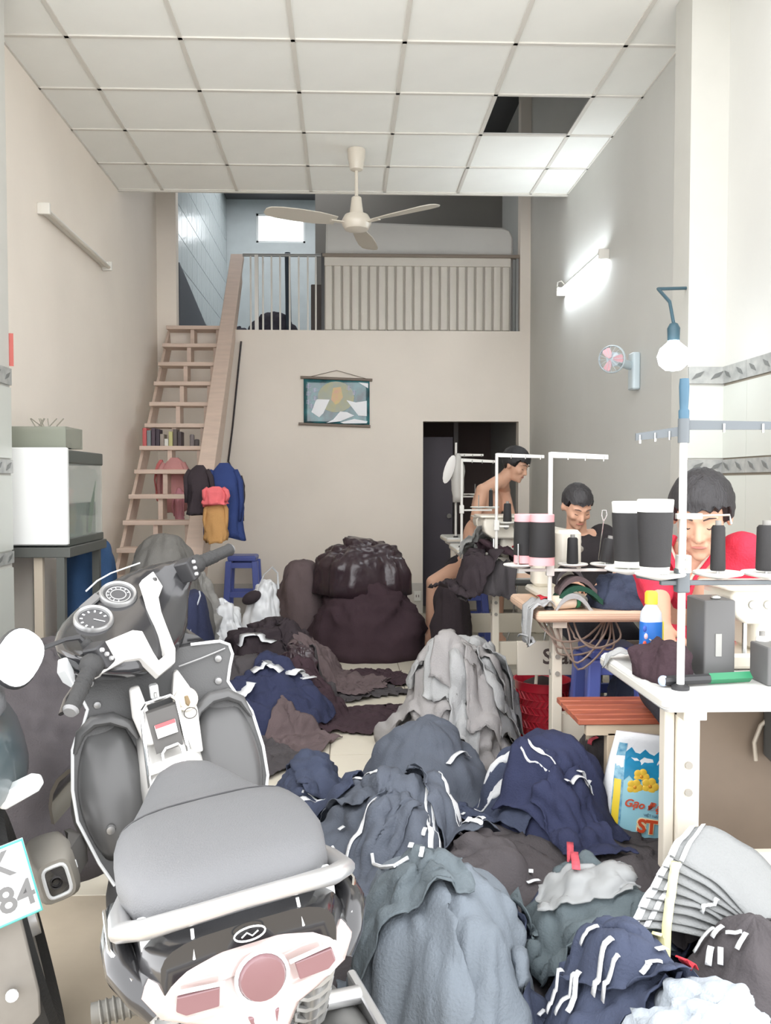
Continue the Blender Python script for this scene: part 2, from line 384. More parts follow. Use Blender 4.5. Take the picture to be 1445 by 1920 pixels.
for k in range(3):
    A = k*120
    MB(mt @ Matrix.Rotation(R(A), 4, 'Z')).loft([[(r_, -wd, .04), (r_, wd, .055), (r_, wd, .058), (r_, -wd, .043)] for r_, wd in ((.015, .012), (.05, .03), (.09, .034), (.10, .02))]).build('blade', M('pink fan blade', (226, 178, 186), .4), t, True)

# ---------------- scroll poster ----------------
c = at(631, 754, YB); W2, H2 = (at(697, 754, YB).x-at(566, 754, YB).x)/2, (at(631, 715, YB).z-at(631, 800, YB).z)/2
po = empty('scroll_poster', (c.x, YB-.012, c.z), 'teal glossy scroll picture with a pale disc hung on the back wall', 'poster')
sh = MB()
gx, gz = 16, 12; vv = []
for j in range(gz+1):
    for i in range(gx+1):
        u, v = i/gx*2-1, j/gz*2-1
        vv.append((u*W2*.94, -.004-.006*noise.noise((u*2.2, v*2.5, 1.7)), v*H2))
sh.add(vv, [(j*(gx+1)+i, j*(gx+1)+i+1, (j+1)*(gx+1)+i+1, (j+1)*(gx+1)+i) for j in range(gz) for i in range(gx)])
pmat = M('teal foil print', (62, 134, 140), .18, var=.6, vscale=7, c2=(38, 62, 70), coat=.6)
sheet = sh.build('sheet', pmat, po, 'all', solid=.001)
def blob(pts, y, name, mat, par):
    return MB().prism([(x*W2, y, z*H2) for x, z in pts], (0, -.0008, 0)).build(name, mat, par)
blob([(math.cos(t*math.pi/12)*.52-.02, math.sin(t*math.pi/12)*.68+.22) for t in range(24)], -.0105, 'printed_disc', M('print grey green', (150, 160, 152), .3, var=.3, vscale=9, c2=(172, 168, 120)), po)
blob([(-.1, .62), (.12, .66), (.18, .2), (.06, -.05), (-.04, -.12), (-.16, .1)], -.0118, 'printed_flower', M('print salmon', (214, 158, 130), .3, var=.4, vscale=14, c2=(206, 190, 110)), po)
wp = M('poster white', (232, 234, 236), .22)
for pts in ([(-.58, .12), (-.2, .10), (-.38, -.5), (-.5, -.68), (-.72, -.45)], [(.28, .08), (.55, -.02), (.86, .05), (.86, -.62), (.62, -.6)], [(-.1, -.78), (.1, -.42), (.3, -.45), (.5, -.6), (.1, -.85), (-.3, -.93)], [(.62, .86), (.9, .82), (.9, .6)], [(.1, -.9), (.5, -.75), (.88, -.85), (.86, -.94), (.2, -.95)]):
    blob(pts, -.0118, 'white_patch', wp, po)  # flat white shapes laid over the teal sheet
lv = M('print lavender', (170, 172, 196), .3)
for cx0, cz0 in ((-.8, .68), (-.62, .5), (-.8, .35), (-.62, .15), (-.8, -.02), (-.72, -.2), (.35, .6), (.5, .4)):
    for q in range(3):
        blob([(cx0-.07+.01*q, cz0-.06+.06*q), (cx0+.07, cz0-.05+.06*q), (cx0+.07, cz0-.03+.06*q), (cx0-.07, cz0-.04+.06*q)], -.0118, 'printed_stroke', lv, po)
    blob([(cx0-.015, cz0-.1), (cx0+.012, cz0-.1), (cx0+.012, cz0+.12), (cx0-.015, cz0+.12)], -.0122, 'printed_stroke', lv, po)
rod = M('poster rod', (126, 112, 100), .35)
for sz, dx in ((1, 0), (-1, -.02)):
    MB().cyl((-W2*1.03+dx, -.008, sz*H2*1.02+.012), (W2*1.02+dx, -.008, sz*H2*1.02-.012), .014, n=10).build('rod', rod, po, True)
MB().tube([(-W2*.9, -.008, H2*1.05), (0, -.004, H2*1.05+.075), (W2*.9, -.008, H2*1.0)], .003, 5).build('cord', rod, po)
# outlet on the back wall
o_ = at(782, 1117, YB)
t = empty('wall_outlet', (o_.x, YB-.012, o_.z), 'small white wall outlet on the back wall skirting', 'outlet')
MB().rbox((-.035, -.012, -.05), (.035, 0, .05), .006).build('plate', white, t, True)
for q in (-.012, .012): MB().box((q-.004, -.0135, -.012), (q+.004, -.011, .012)).build('slot', dark, t)
# dark cable down the back wall beside the stairs
tag(MB().tube([at(452, 640, YB-.02), at(444, 720, YB-.02), at(436, 800, YB-.02), at(428, 865, YB-.02), at(440, 890, YB-.03), at(447, 925, YB-.03)], .010, 6).build('wall_cable', M('black cable', (58, 52, 54), .5), smooth=True), 'dark cable running down the back wall beside the stairs', 'cable')

# ---------------- wooden stairs ----------------
wood = M('pinkish stair wood', (214, 192, 176), .6, var=.12, vscale=5, stretch=(1, 6, 6), bump=.05)
wood2 = wood
st = empty('wooden_stairs', (-1.4, 7.0, 0), 'steep pale wooden open stairs against the back wall', 'stairs'); st.location = (0, 0, 0)
SL = -1.71
tr = [(325, 615), (318, 650), (310, 685), (302, 720), (291, 757), (281, 797), (271, 838), (262, 880), (252, 925), (243, 973)]
Y_top, Z_top = 8.28, ZL
steps = [(Y_top - .182*k, Z_top - .199*k) for k in range(14)]
XRt = -1.13
for k, (y, z) in enumerate(steps):
    if z < .1: break
    MB().box((SL, y-.13, z-.035), (XRt, y+.075, z)).build('tread', wood, st, bevel=.004)
    if k < 13 and z > .3:
        for fr in (.42, .84):
            x = SL+(XRt-SL)*fr
            MB().box((x-.018, y-.10, z-.20+.0), (x+.018, y+.06, z-.035)).build('riser_strut', wood2, st)
# broad stringer on the open side, running past the loft floor as a handrail
def line(Y): return Z_top + .20 + (Y-Y_top)*1.095
P = [(XRt, 8.86, line(8.86)), (XRt, 5.95, line(5.95)), (XRt, 5.72, 0), (XRt, 6.1, 0), (XRt, 8.95, line(8.95)-.34)]
MB().prism(P, (.05, 0, 0)).build('stringer', wood2, st, bevel=.004)
P = [(XRt-.06, 5.86, line(5.86)+.02), (XRt-.06, 8.88, line(8.88)+.02), (XRt-.06, 8.90, line(8.88)-.04), (XRt-.06, 5.90, line(5.86)-.04)]
MB().prism(P, (.135, 0, 0)).build('cap_board', wood, st, bevel=.006)
MB().prism([(SL-.02, 8.3, line(8.3)-.25), (SL-.02, 5.8, line(5.8)-.25), (SL-.02, 5.65, 0), (SL-.02, 6.0, 0), (SL-.02, 8.36, line(8.36)-.5)], (.025, 0, 0)).build('stringer', wood2, st)
# things on a tread: thread spools, boxes and books
k = 6; y, z = steps[k]
cols = [((196, 96, 96), .15), ((128, 136, 138), .13), ((84, 70, 80), .15), ((66, 56, 66), .14), ((150, 140, 132), .10), ((214, 212, 204), .06), ((190, 186, 130), .12), ((98, 88, 84), .14), ((70, 60, 62), .12)]
x = SL+.02
nm = ['red', 'grey', 'plum', 'dark purple', 'stone', 'white', 'yellow', 'brown', 'charcoal']
for i, (c_, h) in enumerate(cols):
    wd = .032
    tag(MB().rbox((x, y-.10, z), (x+wd, y+.03, z+h), .004).build('thread_box', M('tread box %d' % i, c_, .6), smooth=True), '%s upright box in the row on the stair tread' % nm[i], 'box', 'boxes on the stair tread')
    x += wd+.004
for i, (dx, h, c_) in enumerate(((.42, .10, (120, 112, 112)), (.46, .06, (90, 84, 84)))):
    tag(MB().lathe([(.02, 0), (.02, h*.9), (.012, h)], (SL+dx, y-.04, z), 12).build('thread_spool', M('stair spool %d' % i, c_, .7), smooth=True), ['tall', 'short'][i]+' grey thread spool on the stair tread right of the boxes', 'spool', 'spools on the stair tread')

# ---------------- aquarium on its stand ----------------
AX0, AX1, AY0, AY1 = XL+.02, at(127, 930, 4.40).x, 4.40, at(195, 930, 5.03).y
AX1 = -1.44
az0, az1 = at(127, 1018, 4.4).z, at(127, 843, 4.4).z
t = empty('aquarium', (0, 0, 0), 'glass aquarium with a white end panel on a dark stand by the left wall', 'aquarium')
gl = M('aquarium glass', (196, 206, 200), .05, alpha=.25); rimm = M('aquarium rim', (78, 84, 80), .4)
wtr = M('aquarium water', (150, 164, 150), .05, alpha=.55); gravel = M('dark gravel', (84, 92, 80), .9, var=.5, vscale=60)
MB().box((AX1-.006, AY0+.01, az0+.02), (AX1, AY1, az1-.06)).build('glass_pane', gl, t)
MB().box((AX0, AY1-.006, az0+.02), (AX1-.006, AY1, az1-.06)).build('glass_pane', gl, t)
MB().box((AX0, AY0+.01, az0+.02), (AX0+.006, AY1-.006, az1-.06)).build('glass_pane', M('aquarium back', (182, 194, 186), .5), t)
MB().box((AX0+.008, AY0+.02, az0+.02), (AX1-.03, AY1-.03, az0+.20)).build('water', M('dark water', (84, 96, 76), .08), t)
MB().box((AX0, AY0+.01, az1-.07), (AX1+.006, AY1+.006, az1)).build('lid', rimm, t, bevel=.006)
MB().box((AX0, AY0+.01, az0-.02), (AX1+.006, AY1+.006, az0+.02)).build('base_rim', rimm, t, bevel=.004)
MB().rbox((AX0, AY0-.03, az0-.01), (AX1+.012, AY0+.012, az1+.01), .012).build('end_panel', M('white foam panel', (236, 238, 236), .5), t, True)
pl = MB()
for q in range(5):
    a0 = Vector((AX1-.022, AY1-.20+.012*q, az0+.03)); d = Vector((.0, .05+.012*q, .17+.03*q))
    pl.loft([[a0+d*f+Vector((0, -w_, 0)), a0+d*f+Vector((0, w_, 0)), a0+d*f+Vector((.003, 0, 0))] for f, w_ in ((0, .006), (.4, .016), (.8, .012), (1, .002))])
pl.build('plant', M('water plant', (70, 96, 52), .6), t)
t = empty('aquarium_stand', (0, 0, 0), 'dark metal stand carrying the aquarium by the left wall', 'stand')
stm = M('dark stand metal', (86, 88, 84), .5)
MB().box((AX0, AY0-.02, az0-.075), (AX1+.02, AY1+.02, az0-.022)).build('top_frame', stm, t, bevel=.004)
for x in (AX0+.02, AX1-.03):
    for y in (AY0, AY1-.02):
        MB().box((x-.02, y-.02, 0), (x+.02, y+.02, az0-.075)).build('leg', stm, t)
MB().box((AX0, AY0, .3), (AX1, AY1, .325)).build('shelf', stm, t)
MB().box((AX0+.20, AY0+.02, .325), (AX0+.245, AY0+.05, az0-.075)).build('upright', M('pale upright wood', (190, 178, 160), .7), t)
# small glass tank on top
t = empty('small_tank', (0, 0, 0), 'small murky glass tank standing on the aquarium lid', 'tank')
tx0, tx1 = AX0+.02, at(122, 820, 4.42).x; tz1 = at(100, 800, 4.45).z
for a_, b_ in (((tx0, 4.43, az1+.012), (tx1, 4.436, tz1)), ((tx0, 4.70, az1+.012), (tx1, 4.706, tz1)), ((tx1-.006, 4.436, az1+.012), (tx1, 4.70, tz1)), ((tx0, 4.436, az1+.012), (tx0+.006, 4.70, tz1))):
    MB().box(a_, b_).build('glass_pane', M('murky glass', (150, 154, 140), .2, alpha=.65), t)
MB().box((tx0+.02, 4.46, az1+.012), (tx1-.04, 4.66, az1+.05)).build('dark_content', M('dark content', (90, 92, 88), .8, var=.3), t, bevel=.01)
for q in range(9):
    a0 = Vector((tx0+.16+.012*q, 4.55, tz1-.02)); MB().tube([a0, a0+Vector((random.uniform(-.03, .03), 0, .03)), a0+Vector((random.uniform(-.05, .05), 0, .07))], .003, 4).build('twig', M('dry twig', (150, 146, 132), .8), t)

# ---------------- plastic stools ----------------
def stool(loc, h, wd, mat, label, rz=0):
    t = empty('plastic_stool', loc, label, 'stool', rot=(0, 0, rz))
    a = wd/2
    MB().loft([[(sx*(a*.86+i), sy*(a*.86+i), z) for sx, sy in ((-1,-1),(1,-1),(1,1),(-1,1))] for i, z in ((0, h-.05), (.005, h-.012), (-.01, h))]).build('seat', mat, t, bevel=.008)
    for sx in (-1, 1):
        for sy in (-1, 1):
            MB().loft([[(sx*(x0)+dx, sy*(x0)+dy, z) for dx, dy in ((-.028,-.028),(.028,-.028),(.028,.028),(-.028,.028))] for x0, z in ((a, 0), (a*.8, h-.05))]).build('leg', mat, t, bevel=.008)
    for zz, k_ in ((h*.42, .9), (h-.09, .8)):
        for sy in (-1, 1):
            MB().box((-a*k_, sy*a*k_-.012, zz-.025), (a*k_, sy*a*k_+.012, zz+.025)).build('rail', mat, t, bevel=.004)
            MB().box((sy*a*k_-.012, -a*k_, zz-.025), (sy*a*k_+.012, a*k_, zz+.025)).build('rail', mat, t, bevel=.004)
    return t
bluep = M('blue plastic', (92, 106, 178), .4)
s_ = at(456, 1040, 7.95)
stool((s_.x, 7.95, 0), s_.z, .30, bluep, 'tall blue plastic stool by the back wall')
s_ = at(1105, 1300, 3.75)
stool((1.15, 3.62, 0), .60, .25, bluep, 'tall blue plastic stool pushed under the pale wooden table')
stool((1.30, 4.27, 0), .50, .30, bluep, 'blue plastic stool under the woman at the wooden table')
# ---------------- sewing tables ----------------
lam = M('grey white laminate', (224, 224, 220), .4, var=.03); lam_edge = M('laminate edge', (206, 203, 194), .5)
ptop = M('pale wood top', (226, 192, 166), .5, var=.12, vscale=4, stretch=(1, 8, 8)); legm = M('cream steel leg', (222, 214, 198), .45, var=.05)
steel = M('bright steel', (200, 200, 198), .25, 1.0); blackp = M('black plastic', (48, 48, 50), .45); mach = M('cream machine enamel', (232, 226, 212), .3, coat=.3)
motor_m = M('grey motor box', (92, 94, 94), .5)
def table(x0, x1, y0, y1, z, top, edge, label, legx=None, th=.045, board=True, mo=.45):
    t = empty('sewing_table', (0, 0, 0), label, 'table')
    MB().rbox((x0, y0, z-th), (x1, y1, z), .02).build('tabletop', top, t, True)
    MB().rbox((x0-.002, y0-.002, z-th+.004), (x1+.002, y1+.002, z-.006), .021).build('edge_band', edge, t, True)
    lw = .03 if board == 'panel' else .021
    for x in ((legx if legx else x0+.07), x1-.1):
        l_ = MB().box((x-lw, y0+.08, .06), (x+lw, y0+.14, z-th)).build('leg', legm, t, bevel=.004)
        if board == 'panel': MB().box((x-.058, y0+.09, .3), (x-.032, y0+.13, z-th)).build('inner_leg', legm, l_, bevel=.004)
        for q in (.2, .27): MB().cyl((x-lw-.004, y0+.11, z-q), (x-lw+.001, y0+.11, z-q), .012, n=10).build('bolt', M('bolt grey', (150, 146, 138), .4), l_)
        for q in (.2, .27): MB().cyl((x, y0+.074, z-q), (x, y0+.080, z-q), .010, n=10).build('bolt', M('bolt grey', (150, 146, 138), .4), l_)
        MB().box((x-.03, y0+.02, 0), (x+.03, y1-.04, .06)).build('foot', legm, t, bevel=.006)
        MB().box((x-.03, y0+.04, z-th-.03), (x+.03, y1-.04, z-th)).build('top_plate', legm, t, bevel=.003)
    if board == 'panel':
        MB().box((x0+.20, y1-.10, .10), (x1-.02, y1-.08, z-th-.03)).build('back_panel', M('brown grey board', (138, 122, 106), .6, var=.15), t)
        MB().tube([(1.30+.10*math.cos(q*.5), y1-.13, .52+.11*math.sin(q*.5)) for q in range(8)], .006, 6).build('cable_loop', M('pale cable', (196, 186, 170), .5), t, True)
    if board: MB().box((x0+.09, y0+.10, .20), (x1-.11, y0+.13, .34)).build('cross_board', legm, t, bevel=.004)
    m_ = MB().rbox((x0+mo, y0+.2, z-.30), (x0+mo+.27, y1-.1, z-th-.01), .04).build('motor', motor_m, t, True)
    MB().tube([(x0+.5, y0+.3, z-.3), (x0+.45, y0+.3, .2), (x0+.4, y0+.25, .08)], .006, 6).build('pedal_rod', steel, t)
    MB().box((x0+.25, y0+.12, .05), (x0+.55, y0+.38, .075)).build('pedal', M('grey pedal', (120, 120, 118), .6), t, bevel=.01)
    return t
T1 = dict(x0=at(1245, 1312, 2.02).x, y0=2.02, y1=2.55, z=.78)
table(T1['x0'], 1.76, T1['y0'], T1['y1'], .78, lam, lam_edge, 'grey white laminate sewing table nearest the camera on the right', legx=T1['x0']+.095, board='panel')
T2 = dict(x0=.77, y0=3.36, y1=3.92)
t2 = table(.77, 1.76, 3.36, 3.92, .78, ptop, ptop, 'pale wooden sewing table second from the camera', legx=.875, mo=.62)
T3y = 4.93
t3 = table(.775, 1.76, T3y, T3y+.55, .78, lam, ptop, 'sewing table third from the camera with pale wooden edge', legx=.90, th=.055)
table(.80, 1.76, 6.02, 6.50, .83, lam, legm, 'sewing table fourth from the camera beside the doorway')
table(.86, 1.76, 7.15, 7.65, .83, lam, legm, 'farthest sewing table in front of the dark doorway')
# lettering on the wooden table's cross board
b3 = MB().box((.80, 3.885, .40), (1.66, 3.905, .56)).build('sign_board', legm, t2, bevel=.003)
me = text_mesh('Start', .10, Matrix.Translation((at(1056, 1237, 3.88).x, 3.8835, .485)) @ Matrix.Rotation(R(90), 4, 'X'), bold=.002)
link('lettering', me, M('dark lettering', (84, 72, 66), .6), b3)

# thread stands
def disc(x, y, z, r, mat, par):
    d_ = MB().lathe([(.006, -.012), (r*.4, -.008), (r*.95, 0), (r, .004), (r*.96, .008), (r*.3, .002), (.004, .002)], (x, y, z), 24).build('spool_disc', mat, par, True)
    MB().cyl((x, y, z), (x, y, z+.09), .004, n=6).build('pin', steel, d_)
    return d_
def stand(x, y, z0, z1, label, arms, discs, bar_z, pmat=None, black_top=False, amat=None):
    t = empty('thread_stand', (x, y, z0), label, 'thread stand'); h = z1-z0
    pm_ = pmat or white; am = amat or white
    MB().cyl((0, 0, 0), (0, 0, h), .0095, n=12).build('post', pm_, t, True)
    MB().lathe([(.022, 0), (.022, .008), (.012, .014)], n=14).build('foot_nut', blackp, t, True)
    for (dx, dy, dz, za_) in arms:
        a_ = MB().prism([(0, -.003, za_-.012), (dx, dy-.003, za_+dz-.009), (dx, dy-.003, za_+dz+.009), (0, -.003, za_+.012)], (0, .006, 0)).build('guide_arm', am, t)
        for f in (.3, .6, .92): MB().cyl((dx*f, dy*f-.005, za_+dz*f-.018), (dx*f, dy*f-.005, za_+dz*f+.004), .003, n=6).build('thread_eye', steel, a_)
    MB().rbox((-.016, -.016, bar_z-.03), (.016, .016, bar_z+.03), .005).build('clamp', am, t, True)
    if discs:
        xs_ = [d_[0] for d_ in discs]+[0]
        MB().box((min(xs_), -.008, bar_z-.012), (max(xs_), .008, bar_z)).build('spool_bar', am, t, bevel=.002)
        for dx, dy in discs:
            if abs(dy) > .02: MB().tube([(dx*.5, 0, bar_z-.006), (dx, dy, bar_z-.006)], .006, 6).build('branch', am, t)
            disc(dx, dy, bar_z+.012, .062 if not black_top else .068, white, t)
    return t
def cone(name, x, y, z, rb, rt_, h, body, cap, label, group=None, top=.17, bot=.10):
    """big thread cone wound on a paler core that shows at both ends"""
    t = empty(name, (x, y, z), label, 'thread spool', group)
    f = lambda q: rb+(rt_-rb)*q
    if cap:
        MB().lathe([(f(0)*.55, 0), (f(0)*.98, .002), (f(bot)*.97, h*bot)], n=24).build('core_foot', cap, t, True)
        MB().lathe([(f(bot), h*bot), (f(bot)*1.01, h*bot+.003), (f(1-top)*1.01, h*(1-top)-.003), (f(1-top), h*(1-top))], n=28).build('thread', body, t, True)
        MB().lathe([(f(1-top)*.97, h*(1-top)), (f(1)*.99, h*.99), (f(1)*.93, h), (f(1)*.80, h*.99), (f(1)*.6, h*.9)], n=24).build('core_top', cap, t, True)
    else:
        MB().lathe([(rb*.9, 0), (rb, .004), (rt_, h-.006), (rt_*.8, h), (rt_*.3, h)], n=18).build('thread', body, t, True)
        MB().cyl((0, 0, h), (0, 0, h+.012), rt_*.45, n=10).build('core_tip', M('core tip', (140, 138, 134), .6), t, True)
    return t
blk = M('black thread', (38, 37, 38), .62, bump=.3, bscale=220, stretch=(1, 1, 12)); pinkc = M('pink core', (240, 176, 180), .6); whc = M('white core', (236, 238, 226), .5)
green = M('green plastic', (40, 122, 84), .4); blkarm = M('dark grey arm', (96, 102, 106), .45)

# near stand
sx, sy = at(1275, 1298, 2.08).x, 2.08
zt1 = at(1275, 770, 2.08).z
s1 = stand(sx, sy, .78, zt1, 'tall white thread stand with dark arms on the nearest table', [(.34, .02, .0, at(1275, 797, 2.08).z-.78), (-.10, .06, -.012, at(1275, 808, 2.08).z-.78)], [(-.055, 0.0), (.10, .02), (.225, .02)], at(1275, 1088, 2.08).z-.78, amat=blkarm)
zz = at(1275, 710, 2.08).z-.78
MB().lathe([(.012, zt1-.78-.04), (.013, zt1-.78), (.010, zt1-.78+.004), (.011, zt1-.78+.02), (.0125, zz-.02), (.011, zz)], n=14).build('handle_top', M('dark blue grip', (62, 96, 116), .5), s1, True)
MB().lathe([(.014, zt1-.78-.08), (.014, zt1-.78-.02)], n=14).build('collar', blkarm, s1, True)
zc_ = at(1275, 1057, 2.08).z-.78
MB().rbox((-.014, -.018, zc_-.022), (.018, .012, zc_+.022), .004).build('joint_clamp', white, s1, True)
for q in (-.012, .012): MB().cyl((.004, -.021, zc_+q), (.004, -.017, zc_+q), .004, n=8).build('screw', M('bolt grey', (150, 146, 138)), s1)
zg = at(1275, 967, 2.08).z-.78
MB().box((-.02, -.016, zg-.008), (.045, .0, zg+.006)).build('guide_clip', white, s1, bevel=.002)
MB().tube([(.045, -.008, zg), (.115, -.008, zg+.002), (.12, -.008, zg-.02)], .003, 6).build('guide_wire', steel, s1)
zd = at(1232, 1090, 2.08).z+.02
cone('thread_cone', at(1232, 1000, 2.06).x, 2.075, zd, .036, .045, at(1232, 936, 2.075).z-zd, blk, whc, 'large black thread cone with white core, in front on the nearest stand', 'large black cones on the nearest stand')
MB().tube([(-.02, 0, zd-.78-.02), (-.07, .12, zd-.78-.02)], .006, 6).build('branch', blkarm, s1); disc(-.085, .15, zd-.78-.008, .062, white, s1)
cone('thread_cone', sx-.085, sy+.15, zd, .036, .045, at(1190, 940, 2.23).z-zd, blk, whc, 'large black thread cone with white core, partly behind its twin on the nearest stand', 'large black cones on the nearest stand')
zb = .78+(at(1275, 1088, 2.08).z-.78)+.022
cone('thread_cone', sx+.10, sy+.02, zb, .0185, .0165, .115, blk, None, 'slim black thread spool on a white disc in front of the man in red')
cone('thread_cone', sx+.225, sy+.02, zb, .026, .024, .115, blk, None, 'black thread spool at the right picture edge on the nearest stand')

# second stand
sx2, sy2 = at(1030, 1148, 3.42).x, 3.42
z2 = at(1030, 848, 3.42).z; zb2 = at(1030, 1066, 3.42).z
stand(sx2, sy2, .78, z2, 'white thread stand on the pale wooden table', [(.23, -.02, -.01, z2-.79)], [(-.13, 0), (.10, .02), (.235, .02)], zb2-.78)
pz = zb2+.018
cone('thread_cone', sx2-.045, sy2-.05, pz, .052, .049, at(1008, 964, 3.37).z-pz, blk, pinkc, 'black thread cone with pink core standing beside the second thread stand', 'black cones with pink cores', top=.15, bot=.17)
cone('thread_cone', sx2-.09, sy2+.05, pz, .05, .047, at(1008, 964, 3.47).z-pz, blk, pinkc, 'black thread cone with pink core, partly hidden behind its twin', 'black cones with pink cores', top=.15, bot=.17)
cone('thread_cone', at(1073, 1040, 3.44).x, 3.44, pz, .024, .021, .108, blk, None, 'small black thread spool upright in front of the white sewing machine head')
t = cone('thread_cone', at(1137, 1040, 3.44).x, 3.44, pz+.004, .030, .026, .10, blk, None, 'small black thread spool tilting on its disc on the second stand'); t.rotation_euler = (0, R(9), 0)
h_ = at(1132, 970, 3.5)
tag(MB().tube([at(1122, 1050, 3.5), at(1127, 1010, 3.5), at(1131, 978, 3.5), h_+Vector((.012, 0, .01)), h_+Vector((.008, 0, .03)), h_+Vector((-.008, 0, .03)), h_+Vector((-.01, 0, .01)), at(1131, 978, 3.5)], .0025, 5).build('wire_hook', steel), 'thin wire thread hook with a ring end beside the tilting spool', 'hook')
# third, fourth and fifth stands
sx3, sy3 = at(930, 1070, 5.0).x, 5.0
z3 = at(932, 850, 5.0).z
stand(sx3, sy3, .78, z3, 'white thread stand on the third table', [(.28, -.02, -.01, z3-.79)], [(.075, .05)], at(932, 985, 5.0).z-.78)
cone('thread_cone', sx3+.075, sy3+.05, at(932, 985, 5.0).z+.02, .026, .022, .11, blk, None, 'small black thread spool on the third thread stand')
sx4, sy4 = at(865, 1028, 6.1).x, 6.1
z4 = at(865, 860, 6.1).z
stand(sx4, sy4, .83, z4, 'white thread stand on the fourth table', [(.25, .02, -.01, z4-.84)], [(.13, .04), (.22, .04)], at(865, 955, 6.1).z-.83)
cone('thread_cone', sx4+.22, sy4+.04, at(865, 955, 6.1).z+.02, .016, .014, .12, blk, None, 'thin black thread spool in front of the shirtless man')
sx5, sy5 = at(854, 1015, 7.2).x, 7.2
z5 = at(854, 830, 7.2).z
stand(sx5, sy5, .83, z5, 'farthest white thread stand in the dark doorway', [(.24, .02, 0, at(854, 853, 7.2).z-.83)], [(.06, .03), (.17, .03)], at(854, 930, 7.2).z-.83)
# white oval tag and plastic wrap hanging on the farthest stand
a_ = at(842, 880, 7.12)
tag(MB(Matrix.Translation(a_) @ Matrix.Rotation(R(18), 4, 'Y')).loft([[(math.cos(q*math.pi/8)*r_, y, math.sin(q*math.pi/8)*r_*3.0) for q in range(16)] for y, r_ in ((-.004, .037), (0, .042), (.004, .037))]).build('white_tag', M('white card', (240, 238, 234), .5), smooth=True), 'white oval card hanging on the farthest thread stand', 'card')
bagm = M('clear plastic wrap', (208, 206, 200), .25, alpha=.8)
mbb = MB(); rings = []
for k in range(9):
    zq = .0-.052*k; rr = .015+.055*math.sin(min(1, k/3)*1.3)*(1-.05*k)
    rings.append([(rr*math.cos(2*math.pi*j/14)*(1+.35*noise.noise((j*.9, k*.6, 2))), rr*.7*math.sin(2*math.pi*j/14), zq) for j in range(14)])
c_ = at(858, 850, 7.16)
tag(MB(Matrix.Translation(c_)).loft(rings).build('plastic_wrap', bagm, smooth='all'), 'crumpled clear plastic bag hanging from the farthest thread stand', 'plastic bag')

# ---------------- sewing machines ----------------
def overlock(x, y, z, s, label, rz=0):
    t = empty('overlock_machine', (x, y, z), label, 'sewing machine', rot=(0, 0, rz))
    B_ = lambda a, b, r, nme, mt_, **k_: MB().rbox(tuple(q*s for q in a), tuple(q*s for q in b), r*s).build(nme, mt_, t, True, **k_)
    B_((-.16, -.10, 0), (.18, .12, .05), .02, 'base', mach)
    B_((-.05, -.06, .05), (.05, .10, .17), .025, 'column', mach)
    MB().loft([[(xx*s, yy*s, zq*s) for xx, yy, zq in ((-.15+i, -.11, .15+k_), (.18-i, -.11, .15+k_), (.18-i, .11, .15+k_), (-.15+i, .11, .15+k_))] for i, k_ in ((.05, 0), (.01, .03), (0, .07), (.0, .10), (.015, .115))]).build('body', mach, t, True, bevel=.012*s)
    B_((-.17, -.13, .262), (.20, .12, .275), .02, 'cover_plate', mach)
    MB().lathe([(.05*s, 0), (.055*s, .02*s), (.05*s, .035*s)], (.20*s, 0, .2*s), 18, 'x').build('hand_wheel', blackp, t, True)
    MB().cyl((-.09*s, -.08*s, .05*s), (-.09*s, -.08*s, .16*s), .008*s, n=8).build('needle_bar', steel, t, True)
    for q in range(4): MB().lathe([(.012*s, 0), (.016*s, .006*s), (.016*s, .014*s), (.006*s, .024*s)], ((-.08+.05*q)*s, -.115*s, .215*s), 12, 'y').build('tension_dial', M('dial steel', (176, 176, 172), .3, .8), t, True)
    return t
def lockstitch(x, y, z, label, rz=0, s=1):
    t = empty('sewing_machine', (x, y, z), label, 'sewing machine', rot=(0, 0, rz))
    MB().rbox((-.24*s, -.09*s, 0), (.24*s, .09*s, .03*s), .02).build('bed', mach, t, True)
    MB().rbox((.10*s, -.07*s, .03*s), (.24*s, .07*s, .30*s), .035).build('pillar', mach, t, True)
    MB().rbox((-.22*s, -.05*s, .20*s), (.24*s, .05*s, .31*s), .03).build('arm', mach, t, True)
    MB().rbox((-.24*s, -.055*s, .11*s), (-.13*s, .055*s, .315*s), .03).build('head', mach, t, True)
    MB().cyl((-.185*s, 0, .03*s), (-.185*s, 0, .12*s), .006, n=8).build('needle_bar', steel, t, True)
    MB().lathe([(.03*s, 0), (.065*s, .004), (.07*s, .02*s), (.065*s, .035*s), (.03*s, .04*s)], (.24*s, 0, .25*s), 20, 'x').build('hand_wheel', mach, t, True)
    for q, (dx, dz) in enumerate(((.03, .26), (.0, .23), (.05, .2))): MB().lathe([(.014, 0), (.018, -.008), (.008, -.02)], (-.17*s+dx, -.055*s, dz*s), 12, 'y').build('thread_guide', M('bolt grey', (150, 146, 138)), t, True)
    return t
m1 = overlock(at(1400, 1200, 2.33).x+.05, 2.36, .785, .84, 'cream overlock machine on the nearest table in front of the man in red')
lockstitch(at(1071, 1000, 3.5).x, 3.76, .785, 'white industrial sewing machine in front of the woman', R(90), 1.0)
overlock(at(935, 1010, 5.2).x+.06, 5.22, .785, 1.15, 'cream overlock machine on the third table behind the dark clothes')
overlock(1.08, 6.26, .835, .8, 'small cream machine on the fourth table beside the shirtless man')
p_ = at(1340, 1185, 2.22)
t = empty('control_box', (p_.x, 2.22, .78), 'dark grey motor control box on the nearest table', 'motor box')
MB().rbox((-.042, -.03, 0), (.042, .09, at(1340, 1125, 2.2).z-.78), .006).build('body', M('dark grey box', (98, 98, 98), .5), t, True)
MB().box((-.012, -.033, .06), (.004, -.029, .12)).build('label_strip', M('pale strip', (160, 160, 156), .5), t)
